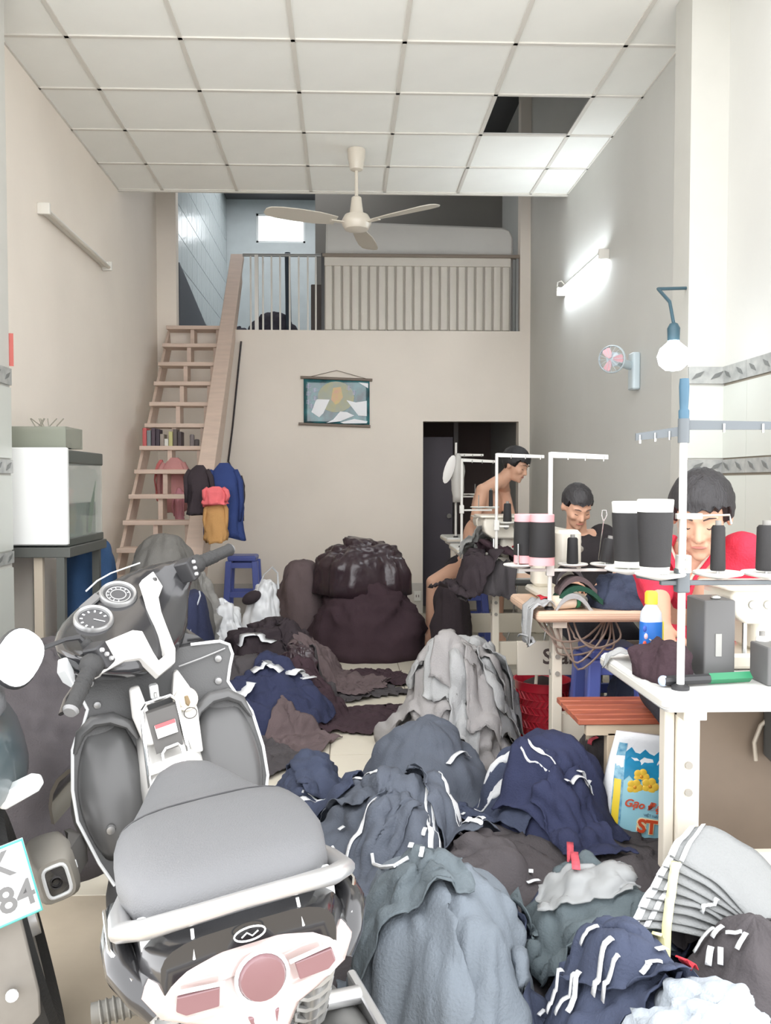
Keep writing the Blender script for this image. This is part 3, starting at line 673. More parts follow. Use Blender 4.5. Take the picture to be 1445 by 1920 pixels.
MB().ell((.0, .0, at(1340, 1125, 2.2).z-.78+.004), (.014, .014, .008)).build('knob', steel, t, True)
p_ = at(1428, 1230, 2.2)
cone('thread_cone', p_.x, 2.2, .78, .02, .017, at(1428, 1192, 2.2).z-.78, M('white thread', (236, 234, 226), .7), None, 'white thread spool standing on the nearest table by the machine')
p_ = at(1442, 1250, 2.12)
tag(MB().rbox((p_.x-.014, 2.10, .78), (p_.x+.06, 2.2, at(1442, 1212, 2.12).z), .006).build('small_box', M('dark grey box', (98, 98, 98)), smooth=True), 'dark grey box at the right picture edge on the nearest table', 'box')

# bottle with yellow cap
p_ = at(1220, 1160, 2.34); zt_ = at(1220, 1108, 2.34).z
t = empty('softener_bottle', (p_.x, 2.34, .78), 'plastic bottle with yellow cap and blue label on the nearest table', 'bottle', rot=(0, 0, R(8)))
hb = zt_-.78
def ovl(a, b, z): return [(a*math.copysign(abs(math.cos(q*math.pi/10))**.6, math.cos(q*math.pi/10)), b*math.copysign(abs(math.sin(q*math.pi/10))**.6, math.sin(q*math.pi/10)), z) for q in range(20)]
MB().loft([ovl(.026, .017, 0), ovl(.03, .02, .008), ovl(.03, .02, hb*.62), ovl(.028, .019, hb*.72), ovl(.014, .013, hb*.82), ovl(.012, .012, hb*.86)]).build('body', M('pale bottle plastic', (206, 210, 216), .3), t, True)
MB().loft([ovl(.0305, .0205, .02), ovl(.0305, .0205, hb*.60)]).build('label', M('blue label', (40, 108, 190), .4), t, True)
MB().loft([ovl(.016, .0150, hb*.83), ovl(.016, .015, hb*.97), ovl(.012, .012, hb)]).build('cap', M('yellow cap', (246, 206, 62), .4), t, True)
MB().box((.0285, -.008, hb*.1), (.036, .008, hb*.6)).build('side_strip', M('yellow strip', (240, 220, 60), .4), t, bevel=.002)
for q, c_ in enumerate(((214, 70, 86), (64, 150, 92), (222, 92, 70), (236, 196, 204), (60, 90, 180))): MB().ell((-.027+.004*(q % 2), -.017, hb*(.12+.1*q)), (.006, .003, .009), 8, 6).build('print_spot', M('print spot %d' % q, c_, .5), t, True)
# green ruler/handle and small white bits
p_ = at(1320, 1280, 2.12)
t = empty('green_tool', (0, 0, 0), 'long black and green handled tool lying on the nearest table', 'tool')
a_, b_ = at(1243, 1283, 2.10), at(1405, 1268, 2.14)
a_.z = b_.z = .797
m_ = a_.lerp(b_, .52)
MB().tube([a_, m_], .013, 8).build('black_handle', blackp, t, True)
MB().tube([m_, b_], .014, 4).build('green_blade', green, t)
MB().ell(a_, (.014, .012, .014), 10, 7).build('blue_white_end', M('blue white plastic', (176, 190, 214), .4), t, True)

# ---------------- bench, basket, rice bag ----------------
orange = M('orange brown wood', (190, 110, 82), .45, var=.25, vscale=5, stretch=(1, 7, 7), c2=(150, 78, 58))
t = empty('wooden_bench', (0, 0, 0), 'orange brown slatted wooden bench under the man in red', 'bench')
bx0, bx1 = .82, 1.46; by0, by1 = 2.92, 3.24; bz = .465
for i in range(5):
    a_ = by0+(by1-by0)*i/5
    MB().rbox((bx0, a_+.004, bz-.022), (bx1, a_+(by1-by0)/5-.004, bz), .006).build('slat', orange, t, True)
pale = M('pale bench wood', (222, 204, 178), .55, var=.1)
for x in (bx0+.13, bx1-.08):
    for y in (by0+.03, by1-.06): MB().box((x-.025, y-.02, 0), (x+.025, y+.02, bz-.05)).build('leg', pale, t, bevel=.004)
MB().box((bx0+.03, by0+.01, bz-.06), (bx1-.02, by0+.035, bz-.022)).build('apron', pale, t)
MB().box((bx0+.03, by1-.04, bz-.06), (bx1-.02, by1-.015, bz-.022)).build('apron', pale, t)

redp = M('red plastic', (206, 44, 62), .35)
c_ = at(1016, 1330, 4.15); bx, by = c_.x, 4.15; zt_ = at(1016, 1272, 4.15).z
t = empty('red_basket', (bx, by, 0), 'red lattice plastic basket with a pale handle beside the grey pile', 'basket')
MB().lathe([(.002, 0), (.095, 0), (.10, .012), (.10, .02)], n=28).build('base', redp, t, True)
MB().lathe([(.128, zt_-.05), (.134, zt_-.045), (.137, zt_-.01), (.144, zt_), (.137, zt_), (.130, zt_-.012), (.126, zt_-.05)], n=32, cap=False).build('rim', redp, t, True)
NB, NRW = 30, 7
lat = MB()
rad = lambda zq: .10+(.128-.10)*(zq-.02)/(zt_-.07)
for k in range(NRW):
    z0_, z1_ = .02+(zt_-.07)*k/NRW, .02+(zt_-.07)*(k+1)/NRW
    for j in range(NB):
        d_ = 1 if k % 2 else -1
        A0, A1 = 2*math.pi*j/NB, 2*math.pi*(j+d_*.9)/NB
        lat.tube([(rad(z0_)*math.cos(A0), rad(z0_)*math.sin(A0), z0_), (rad(z1_)*math.cos(A1), rad(z1_)*math.sin(A1), z1_)], .0042, 4)
    lat.tube([(rad(z0_)*math.cos(2*math.pi*j/NB), rad(z0_)*math.sin(2*math.pi*j/NB), z0_) for j in range(NB)], .003, 4, close=True)
la = lat.build('lattice_wall', redp, t); la['kind'] = 'stuff'
MB().lathe([(.098, .02), (.122, zt_-.05)], n=28, cap=False).build('liner', M('translucent red liner', (222, 60, 76), .35, alpha=.75), t, True)
MB().tube([(-.06+.012*q-.045*math.sin(q/8*math.pi)*0, -.12+.03*q, zt_+.15*math.sin(q/8*math.pi)) for q in range(9)], .008, 6, flat=.6).build('handle', M('pale handle', (232, 224, 206), .5), t, True)
rings = []
for k in range(5):
    rr = .11*(1-(k/4)**2)+.004
    rings.append([(rr*math.cos(2*math.pi*j/16)*(1+.2*noise.noise((j, k, 5))), rr*math.sin(2*math.pi*j/16), zt_-.05+.016*k) for j in range(16)])
tag(MB(Matrix.Translation((bx, by, 0))).loft(rings).build('dark_cloth', M('dark brown cloth', (58, 48, 46), .9), smooth='all'), 'dark cloth filling the red basket', 'cloth')

# rice bag
rb0 = at(1188, 1640, 2.80)
RBH = at(1200, 1368, 2.86).z
t = empty('rice_bag', (rb0.x-.005, 2.80, 0), 'printed light blue rice bag leaning by the nearest table leg', 'bag', rot=(R(-4), R(6), R(-6)))
t.location = (rb0.x-.01, 2.78, .004)
WB = .118
def bagring(z):
    q = z/RBH; wx_ = WB*(.90+.16*math.sin(q*math.pi)-.10*max(0, q-.75)*2); dy_ = .055*(math.sin(min(1, q*1.15+.06)*math.pi)**.5 if 0 < q*1.15+.06 < 1 else .15)+.006
    return [(wx_*math.copysign(abs(math.cos(A))**.7, math.cos(A))*(1+.02*noise.noise((A*3, z*14, 3))), dy_*math.copysign(abs(math.sin(A))**.8, math.sin(A)), z) for A in [2*math.pi*j/32 for j in range(32)]]
MB().loft([bagring(RBH*k/18) for k in range(19)]).build('sack', M('white woven plastic', (232, 234, 236), .35, bump=.15, bscale=120), t, 'all')
def bagpatch(u0, u1, q0, q1, mat, name, par, off=.0022, nu=8, nv=8, fn=None):
    """a printed area following the front of the sack; u across -1..1, q up 0..1"""
    vv = []
    for j in range(nv+1):
        for i in range(nu+1):
            u, q = u0+(u1-u0)*i/nu, q0+(q1-q0)*j/nv
            if fn: u, q = fn(u, q)
            z = RBH*q; rg = bagring(z); wx_ = max(p[0] for p in rg); dy_ = max(p[1] for p in rg)
            x = u*wx_*.97; A = abs(math.sin(math.acos(max(-1, min(1, math.copysign(abs(u*.97)**(1/.7), u))))))
            vv.append((x, -dy_*A**.8-off, z))
    f_ = [(j*(nu+1)+i, j*(nu+1)+i+1, (j+1)*(nu+1)+i+1, (j+1)*(nu+1)+i) for j in range(nv) for i in range(nu)]
    return MB().add(vv, f_).build(name, mat, par, 'all')
bagpatch(-.62, .95, .10, .80, M('light blue print', (160, 214, 228), .35, var=.12), 'blue_field', t, .0018)
bagpatch(-.60, .55, .70, .90, M('deep blue print', (40, 150, 196), .35, var=.3, vscale=14), 'blue_splash', t, .0026, fn=lambda u, q: (u, q-.05*abs(math.sin(u*7))))
bagpatch(-.86, -.60, .06, .92, M('blue border print', (44, 128, 170), .35, var=.4, vscale=50, c2=(160, 206, 220)), 'border_strip', t, .0024)
bagpatch(-.84, -.66, .24, .66, M('yellow print', (244, 214, 62), .35), 'yellow_strip', t, .0032)
bagpatch(-.50, .6, .04, .10, M('green yellow print', (206, 216, 92), .35), 'green_field', t, .0024)
yel = M('flower yellow', (250, 206, 74), .4)
def on_bag(u, q, off=.004):
    rg = bagring(RBH*q); wx_ = max(p[0] for p in rg); dy_ = max(p[1] for p in rg); A = math.sqrt(max(0, 1-u*u))
    return Vector((u*wx_, -dy_*A**.8-off, RBH*q))
for fu, fq, fr in ((-.12, .70, .026), (.12, .64, .028), (-.28, .62, .026), (.45, .69, .014)):
    c0 = on_bag(fu, fq); fl_ = MB()
    for k in range(5):
        A = 2*math.pi*k/5
        fl_.ell(c0+Vector((math.cos(A)*fr*.55, 0, math.sin(A)*fr*.55)), (fr*.5, .0018, fr*.5), 10, 6)
    f_ = fl_.build('printed_flower', yel, t, True); MB().ell(c0+Vector((0, -.002, 0)), (fr*.22, .0015, fr*.22), 8, 6).build('flower_eye', M('flower eye', (232, 160, 50), .4), f_, True)
redl = M('red lettering', (222, 92, 62), .4)
def word(s_, size, u, q, mat, shear=0, bold=.0, off=.005, name='lettering', rot=0):
    p = on_bag(u, q, off)
    link(name, text_mesh(s_, size, Matrix.Translation(p) @ Matrix.Rotation(R(-8*u), 4, 'Z') @ Matrix.Rotation(R(90), 4, 'X') @ Matrix.Rotation(R(rot), 4, 'Z'), shear=shear, bold=bold), mat, t)
word('Gạo Đặc S', .036, .12, .495, redl, .3, .0008, rot=-3)
word('VIỆT NAM', .012, .22, .43, M('grey blue lettering', (96, 128, 150), .4))
word('ST', .060, .12, .345, M('orange lettering core', (216, 84, 46), .4), bold=.0022, off=.006)
word('ST', .060, .12, .345, M('cream outline', (246, 226, 180), .4), bold=.0055, off=.0045)
word('THƠM THƯỢNG', .023, .05, .24, M('black lettering', (40, 52, 60), .4), .25, .0004, rot=-6)

# tangled cables below the wooden table
cab = M('grey cable', (140, 122, 110), .6)
for k in range(7):
    x0_, y0_ = .79+.025*k, 3.42+.012*(k % 3)
    pts = [(x0_, y0_+.03, .735), (x0_+.02, y0_-.02, .70-.02*(k % 4)), (x0_+.08-.02*(k % 3), y0_-.03, .655-.03*(k % 5)), (x0_+.19, y0_, .66-.025*(k % 3)), (x0_+.30-.02*k, y0_+.06, .735)]
    sm = []
    for i in range(len(pts)-1):
        for q in range(5):
            f = q/5; p0, p1, p2, p3 = [Vector(pts[max(0, min(len(pts)-1, i+d_))]) for d_ in (-1, 0, 1, 2)]
            sm.append(.5*((2*p1)+(-p0+p2)*f+(2*p0-5*p1+4*p2-p3)*f*f+(-p0+3*p1-3*p2+p3)*f**3))
    tag(MB().tube(sm, .0045, 5).build('cable', cab, smooth=True), 'grey cable in the tangle hanging under the pale wooden table', 'cable', 'tangled cables under the wooden table')
# ---------------- cloth heaps and garments ----------------
def pz(px, py, z=0.0):
    d = _fw + _rt * ((px - 697.6) / F_PX) + _up * ((960.0 - py) / F_PX)
    return Vector((0, 0, CAM_H)) + d * ((z - CAM_H) / d.z)
def cloth(name, c, rough=.9, var=.18, vscale=7, c2=None):
    return M(name, c, rough, var=var, vscale=vscale, bump=.35, bscale=160, c2=c2, spec=.25)
navy = cloth('navy cloth', (70, 77, 97)); lgrey2 = cloth('pale grey striped cloth', (140, 142, 142), var=.08); navy2 = cloth('deep navy cloth', (54, 59, 86)); slate = cloth('slate cloth', (94, 100, 111)); blue_grey = cloth('blue grey cloth', (113, 121, 129))
char = cloth('charcoal cloth', (82, 78, 80)); black = cloth('black cloth', (62, 54, 58)); brownblack = cloth('brown black cloth', (68, 52, 58)); grey = cloth('grey cloth', (162, 159, 158), var=.1)
lgrey = cloth('light grey cloth', (172, 173, 173), var=.08); pwhite = cloth('pale blue white cloth', (172, 180, 188), var=.08); white_c = cloth('white stripe tape', (222, 224, 226), var=.02)
tarp = cloth('grey tarpaulin', (120, 118, 114), .8); maroon = cloth('plum grey cloth', (108, 94, 95)); teal = cloth('dark teal cloth', (90, 100, 104)); dgreen = cloth('dark green cloth', (44, 82, 66))
gloss_black = M('black plastic bag', (56, 42, 48), .28, bump=.4, bscale=18, spec=.6); carrier = M('white carrier bag', (226, 228, 230), .35, bump=.15, bscale=30)
redc = cloth('red cloth', (200, 58, 68)); pinkred = cloth('pink red tape', (214, 92, 104))
COLL = []
def collide(o):
    me = o.data; mw = o.matrix_basis
    vs_ = [mw @ v.co for v in me.vertices]
    bv = BVHTree.FromPolygons(vs_, [tuple(p.vertices) for p in me.polygons])
    xs_ = [v.x for v in vs_]; ys_ = [v.y for v in vs_]
    COLL.append((bv, min(xs_), max(xs_), min(ys_), max(ys_)))
def ground(x, y, zmax=2.0):
    best = 0.0
    for bv, a, b, c, d in COLL:
        if a <= x <= b and c <= y <= d:
            h = bv.ray_cast(Vector((x, y, zmax)), Vector((0, 0, -1)))
            if h[0] is not None and h[0].z > best: best = h[0].z
    return best
def bil(p): return abs(noise.noise(p))
def heap(name, label, cat, mat, cx, cy, rx, ry, h, rot=0, peak=(0, 0), p=2.0, q=1.0, fold=.05, fs=5.0, jag=.15, seed=0, z0=0.0, radf=0.006, nrad=5, layer=0.0, nl=7, NA=96, NR=36, group=None, sharp=False):
    ca, sa = math.cos(rot), math.sin(rot); S = Vector((seed*7.3, seed*3.1, seed*1.7)); rings = []; fca, fsa = math.cos(seed*1.9), math.sin(seed*1.9)
    for i in range(1, NR+1):
        r = i/NR; ring = []
        for j in range(NA):
            a = 2*math.pi*j/NA; c, s_ = math.cos(a), math.sin(a)
            o = 1+jag*noise.noise(Vector((c*1.6, s_*1.6, 0))+S)+jag*.45*noise.noise(Vector((c*5, s_*5, 3))+S)
            x = (peak[0]*(1-r**1.3)+r*o*c)*rx; y = (peak[1]*(1-r**1.3)+r*o*s_)*ry
            z = h*(1-r**p)**q
            fade = min(1, (1-r)*9)
            P = Vector((x, y, z))
            d = fold*(1.25*bil(P*fs+S)+.6*bil(P*fs*2.3+S)+.25*bil(P*fs*5.1+S)-.30)
            Q = Vector((x*fca+y*fsa, (-x*fsa+y*fca)*.33, z*.5))*fs*1.7
            d += fold*.9*(bil(Q+S+noise.noise_vector(P*3+S)*.5)-.2)
            d += radf*math.sin(a*nrad+4*noise.noise(Vector((c*2, s_*2, r*1.5))+S))*r*(1-r)*2.2
            if layer:
                t_ = (z/max(h, .01)*nl+1.6*noise.noise(P*4+S)) % 1.0
                d += layer*(1-t_)*min(1, r*3)
            n_ = Vector((c/max(rx, .05)*min(rx, ry), s_/max(ry, .05)*min(rx, ry), .75*(1-r)+.25)).normalized()
            P = P+n_*d*fade
            if P.z < 0: P.z = 0.0
            if i == NR: P.z = 0.0
            ring.append((P.x*ca-P.y*sa, P.x*sa+P.y*ca, P.z))
        rings.append(ring)
    mb = MB(); mb.loft(rings, cap=True)
    o = mb.build(name, mat, smooth='all'); o.location = (cx, cy, z0)
    tag(o, label, cat, group); collide(o); return o
def hpx(x0, x1, ytop, Y): 
    a, b = at(x0, ytop, Y), at(x1, ytop, Y); return (a.x+b.x)/2, (b.x-a.x)/2, a.z
def drape(name, label, cat, mat, cx, cy, wd, ln, rot, seed=0, taper=1.0, jag=.0, off=.006, wr=.014, nu=22, nv=26, stripes=(), group=None, sag=10, solid=.003, zmax=2.0, scraps=0, fan=0.0, zmin=0.0, teeth=0.0):
    """a piece of cloth laid over whatever lies below it"""
    ca, sa = math.cos(rot), math.sin(rot); S = Vector((seed*5.1, seed*2.3, seed*9.7)); X = []; Z = []
    for j in range(nv+1):
        for i in range(nu+1):
            u, v = i/nu*2-1, j/nv*2-1
            k = 1+(taper-1)*(v+1)/2
            eu = 1+jag*(noise.noise(Vector((v*9, 0, 1))+S)+.7*noise.noise(Vector((v*23, 0, 1))+S)); ev = 1+jag*(noise.noise(Vector((u*9, 4, 1))+S)+.7*noise.noise(Vector((u*25, 4, 1))+S))
            if teeth: eu += teeth*(2*abs((v*5.3+.3*noise.noise(Vector((v*3, 1, 1))+S)) % 1-.5)-.5); ev += teeth*(2*abs((u*6.1+.3*noise.noise(Vector((u*3, 1, 1))+S)) % 1-.5)-.5)
            x, y = u*wd/2*k*eu, v*ln/2*ev
            x += .10*wd*noise.noise(Vector((u, v*1.5, 0))+S); y += .10*ln*noise.noise(Vector((u*1.5, v, 5))+S)
            if fan: x += fan*u*abs(v)*wd
            gx_, gy_ = cx+x*ca-y*sa, cy+x*sa+y*ca
            X.append((gx_, gy_)); Z.append(max(zmin+.03*noise.noise(Vector((gx_*9, gy_*9, 1))), ground(gx_, gy_, zmax))+off)
    z0 = Z[:]; W_ = nu+1
    for it in range(sag):
        Zn = Z[:]
        for j in range(nv+1):
            for i in range(W_):
                s_, n_ = 0, 0
                for dj, di in ((1, 0), (-1, 0), (0, 1), (0, -1)):
                    jj, ii = j+dj, i+di
                    if 0 <= jj <= nv and 0 <= ii < W_: s_ += Z[jj*W_+ii]; n_ += 1
                Zn[j*W_+i] = max(z0[j*W_+i], s_/n_-.0015)
        Z = Zn
    P0 = [Vector((x, y, z)) for (x, y), z in zip(X, Z)]; V = []
    for k, p0 in enumerate(P0):
        i, j = k % W_, k//W_; u, v = i/nu*2-1, j/nv*2-1
        du_ = P0[j*W_+min(nu, i+1)]-P0[j*W_+max(0, i-1)]; dv_ = P0[min(nv, j+1)*W_+i]-P0[max(0, j-1)*W_+i]
        n_ = du_.cross(dv_); n_ = n_.normalized() if n_.length > 1e-9 else Vector((0, 0, 1))
        if n_.z < 0: n_ = -n_
        wv = noise.noise_vector(p0*5+S)*.5
        d = wr*(1.1*bil(Vector((u*wd*9, v*ln*3.2, 0))+wv+S)+.6*bil(Vector((u*wd*16, v*ln*7, 7))+wv+S)+.35*bil(p0*20+S))
        V.append(p0+n_*d)
    fs = [(j*W_+i, j*W_+i+1, (j+1)*W_+i+1, (j+1)*W_+i) for j in range(nv) for i in range(nu)]
    org = Vector((cx, cy, min(v.z for v in V)))
    me = MB().add([v-org for v in V], fs)
    o = me.build(name, mat, smooth='all', solid=solid); o.location = org
    tag(o, label, cat, group); collide(o)
    def surf(u, v):
        fi, fj = (u+1)/2*nu, (v+1)/2*nv; i, j = min(nu-1, max(0, int(fi))), min(nv-1, max(0, int(fj))); a, b = fi-i, fj-j
        g_ = lambda jj, ii: V[jj*W_+ii]-org
        return (g_(j, i)*(1-a)+g_(j, i+1)*a)*(1-b)+(g_(j+1, i)*(1-a)+g_(j+1, i+1)*a)*b
    up_ = Vector((0, 0, solid+.004))
    for (u0, hw, v0, v1) in stripes:
        n = 28; vv = []
        for k in range(n+1):
            v = v0+(v1-v0)*k/n; k_ = 1+(taper-1)*(v+1)/2
            du = hw/(wd/2*k_)
            for q in (-1, -.33, .33, 1): vv.append(surf(max(-1, min(1, u0+q*du)), v)+up_)
        ff = [(k*4+i, k*4+i+1, (k+1)*4+i+1, (k+1)*4+i) for k in range(n) for i in range(3)]
        MB().add(vv, ff).build('stripe', white_c, o, 'all', solid=.002)
    return o
def strip(name, label, mat, pts, wd, par=None, cat='tape', group=None, lift=.008):
    """a short tape or scrap lying on the heaps; pts are (x, y) in the place"""
    n = 10; P = []
    for i in range(len(pts)-1):
        for q in range(n):
            f = q/n; P.append((pts[i][0]*(1-f)+pts[i+1][0]*f, pts[i][1]*(1-f)+pts[i+1][1]*f))
    P.append(pts[-1]); vv = []
    Zs = [ground(x, y) for x, y in P]
    Zs = [max(Zs[max(0, k-1):k+2]) for k in range(len(Zs))]
    for k, (x, y) in enumerate(P):
        a, b = P[max(0, k-1)], P[min(len(P)-1, k+1)]; d = Vector((b[0]-a[0], b[1]-a[1], 0)).normalized(); n_ = Vector((-d.y, d.x, 0))*wd/2
        z = Zs[k]+lift
        for q in (-1, 1):
            vv.append(Vector((x, y, z))+n_*q)
    o = MB().add(vv, [(2*k, 2*k+1, 2*k+3, 2*k+2) for k in range(len(P)-1)]).build(name, mat, par, 'all', solid=.002)
    if not par: tag(o, label, cat, group)
    return o
def gp(px, py, Y0=1.2, Y1=8.0):
    """first point of the heaps or the floor met along the view through a pixel"""
    d = _fw + _rt * ((px - 697.6) / F_PX) + _up * ((960.0 - py) / F_PX); d.normalize(); o = Vector((0, 0, CAM_H)); best = 1e9
    for bv, *_ in COLL:
        h = bv.ray_cast(o, d)
        if h[0] is not None and h[3] < best and h[0].y > Y0: best = h[3]
    if d.z < 0: best = min(best, -CAM_H/d.z)
    return o+d*best

# --- back of the room
x, rx, z = hpx(205, 408, 1000, 5.35)
heap('fabric_mound', 'grey tarpaulin covered mound at the foot of the stairs', 'fabric pile', tarp, x, 5.3, rx, .40, z, peak=(.0, .1), p=2.6, q=.9, fold=.05, fs=3, seed=3, jag=.1)
x, rx, z = hpx(515, 607, 1050, 6.8)
heap('grey_sack', 'brown grey sack beside the white carrier bag', 'sack', maroon, x+.02, 6.8, rx*1.15, .26, z, p=4, q=.8, fold=.03, fs=4, seed=4, jag=.08)
x, rx, z = hpx(580, 800, 1080, 6.45)
heap('black_fabric_pile', 'large pile of black cloth in front of the back wall', 'fabric pile', brownblack, x, 6.5, rx*1.03, .5, z, p=2.4, q=.85, fold=.07, fs=3.4, seed=5, layer=.025, nl=6, jag=.12)
x, rx, z = hpx(588, 772, 1022, 6.6)
heap('black_plastic_bag', 'shiny black plastic bag on top of the black cloth pile', 'bag', gloss_black, x, 6.62, rx*1.0, .36, z-.44, p=4.5, q=.62, fold=.07, fs=5, seed=6, z0=.44, radf=.01, nrad=5, jag=.2)
x, rx, z = hpx(806, 884, 1088, 6.0)
heap('black_sack', 'black sack standing under the tables beside the doorway', 'sack', black, x, 5.95, rx, .3, z, p=4, q=.8, fold=.03, fs=4, seed=8, jag=.08)
# carrier bag: open top shell with two handle loops and dark content
cb = at(488, 1110, 6.15); ch = at(505, 1075, 6.15).z
t = heap('carrier_bag', 'open white plastic carrier bag with dark cloth inside', 'bag', carrier, cb.x, 6.15, .16, .15, ch*.92, peak=(.35, .1), p=2.4, q=.8, fold=.04, fs=7, seed=9, jag=.1)
for q in (-1, 1): MB().tube([(-.02, -.05+.03*q, ch*.80), (.03, -.03+.03*q, ch*.99), (.085, .0+.03*q, ch*1.07), (.125, .02+.02*q, ch*1.0), (.13, .02+.02*q, ch*.82)], [.012, .009, .008, .009, .012], 8, flat=.4).build('handle', carrier, t, True)
tag(MB(Matrix.Translation((cb.x-.055, 6.07, ch*.74))).ell((0, 0, 0), (.075, .05, .045), 20, 10, Matrix.Rotation(R(-28), 3, 'Y')).build('dark_cloth', black, smooth=True), 'dark cloth showing in the mouth of the white carrier bag', 'cloth')
x, rx, z = hpx(388, 482, 1122, 5.75)
heap('white_plastic_bag', 'crumpled white plastic bag lying in front of the blue stool', 'bag', carrier, x, 5.75, rx*1.05, .25, z, peak=(-.35, 0), p=1.5, q=1, fold=.06, fs=7, seed=10, jag=.2, radf=.02)
x, rx, z = hpx(312, 398, 1112, 4.95)
hb_ = heap('navy_sport_bag', 'dark navy bag with pale piping behind the scooter handlebar', 'bag', navy2, x, 5.0, rx, .25, z, p=4, q=.6, fold=.02, fs=3, seed=11, jag=.05)
for f in (-.3, .35):
    MB().tube([(f*rx+.02*math.sin(k), -.25*math.cos(k*.16), .05+(z-.05)*math.sin(k*.16)+.012) for k in range(0, 10)], .005, 5).build('piping', M('pale piping', (186, 190, 198), .5), hb_, True)
# clear grey plastic heap behind the right grip
x, rx, z = hpx(330, 440, 1068, 5.9)
heap('plastic_sheet_heap', 'heap of grey plastic sheeting behind the right handlebar grip', 'fabric pile', M('grey plastic sheet', (150, 148, 144), .35, var=.25, vscale=9, bump=.3, bscale=25), x, 5.7, rx, .3, z, p=1.8, fold=.06, fs=6, seed=12)
# middle dark clothing
x, rx, z = hpx(400, 620, 1165, 5.55)
heap('dark_clothes_pile', 'black clothes heaped in front of the carrier bag', 'fabric pile', black, x, 5.5, rx*1.05, .45, z, p=1.9, fold=.07, fs=5, seed=13, layer=.03, jag=.2)
heap('dark_clothes_pile', 'low heap of dark cloth on the tiles right of the scooter', 'fabric pile', char, -.46, 4.75, .42, .55, .30, p=1.8, fold=.06, fs=5, seed=14, layer=.03, jag=.2)
c_ = pz(560, 1230, .3)
heap('black_plastic_bag', 'small shiny black plastic bag among the dark clothes', 'bag', gloss_black, c_.x, c_.y, .11, .15, .16, p=3, q=.7, fold=.05, fs=9, seed=15, z0=.2, jag=.2)
sp = [  # px, py, z, w, l, rot, mat, name words, jag
 (648, 1278, .05, .62, .62, 25, char, 'charcoal cut cloth panel with ragged edge on the tiles', .06),
 (640, 1340, .04, .80, .50, 8, brownblack, 'brown black ragged cloth panel nearest the bare tiles', .07),
 (520, 1262, .3, .50, .45, 60, navy2, 'navy cloth panel folded over the dark heap', .03),
 (545, 1310, .25, .34, .5, -20, maroon, 'plum grey cloth panel draped on the dark heap', .03),
 (600, 1215, .25, .5, .4, 10, black, 'black cloth panel in front of the black pile', .05),
 (470, 1330, .25, .4, .5, 40, char, 'charcoal cloth panel beside the scooter leg shield', .04),
 (680, 1190, .3, .6, .4, 0, brownblack, 'brown black cloth sheet lapping the foot of the black pile', .04),
 (640, 1255, .12, .5, .4, -25, maroon, 'plum cloth panel lying across the ragged charcoal one', .05)]
for i, (px_, py_, z_, w_, l_, r_, m_, lb_, jg) in enumerate(sp):
    c_ = pz(px_, py_, z_); drape('cloth_sheet', lb_, 'cloth', m_, c_.x, c_.y, w_, l_, R(r_), seed=20+i, jag=jg*.8, teeth=.10 if i in (0, 1, 4, 7) else 0, nu=56, nv=56, wr=.02, group='dark cut panels on the tiles')
for i, (px_, py_, dx, dy, lb_) in enumerate(((480, 1215, .22, .05, 'white plastic scrap lying on the black clothes'), (500, 1255, .16, .03, 'small white cloth scrap on the navy panel'), (560, 1275, .12, .1, 'white torn scrap beside the small black bag'), (450, 1290, .1, -.06, 'white scrap beside the leg shield'))):
    c_ = gp(px_, py_); strip('cloth_scrap', lb_, carrier, [(c_.x-dx/2, c_.y), (c_.x, c_.y+dy), (c_.x+dx/2, c_.y+.01)], .09, cat='scrap')

# --- grey pile, a cone of crumpled shirts pieces
x, rx, z = hpx(742, 985, 1197, 4.0)
heap('grey_fabric_pile', 'tall heap of light grey crumpled cloth on the tiles', 'fabric pile', grey, x-.03, 4.0, rx*.98, .42, z-.02, peak=(.12, 0), p=1.6, q=1.25, fold=.055, fs=8, seed=30, layer=.022, nl=6, jag=.2, radf=.015, NA=130, NR=60)
drape('cloth_sheet', 'light grey cloth draped over the top of the grey heap', 'cloth', lgrey, x+.04, 3.95, .36, .46, R(20), seed=31, wr=.03, jag=.03, sag=3, nu=30, nv=30)
drape('cloth_sheet', 'light grey cloth hanging down the right of the grey heap', 'cloth', lgrey, x+.17, 3.92, .26, .40, R(-40), seed=32, wr=.03, jag=.03, sag=3)
drape('cloth_sheet', 'light grey cloth trailing off the left of the grey heap', 'cloth', grey, x-.20, 3.95, .20, .50, R(35), seed=33, wr=.03, jag=.04, sag=3)
for i in range(9):
    A = R(180+20*i+random.uniform(-8, 8)); rr = random.uniform(.45, .8)
    drape('cloth_scrap', 'small crumpled '+('grey' if i % 2 else 'light grey')+' cloth piece on the '+('left' if i < 3 else 'front' if i < 6 else 'right')+' of the grey heap', 'cloth', grey if i % 2 else lgrey, x+.03+math.cos(A)*rx*rr, 4.0+math.sin(A)*.4*rr, .16, .14, A, seed=40+i, wr=.035, jag=.08, sag=2, nu=14, nv=14, group='grey pieces on the grey heap')

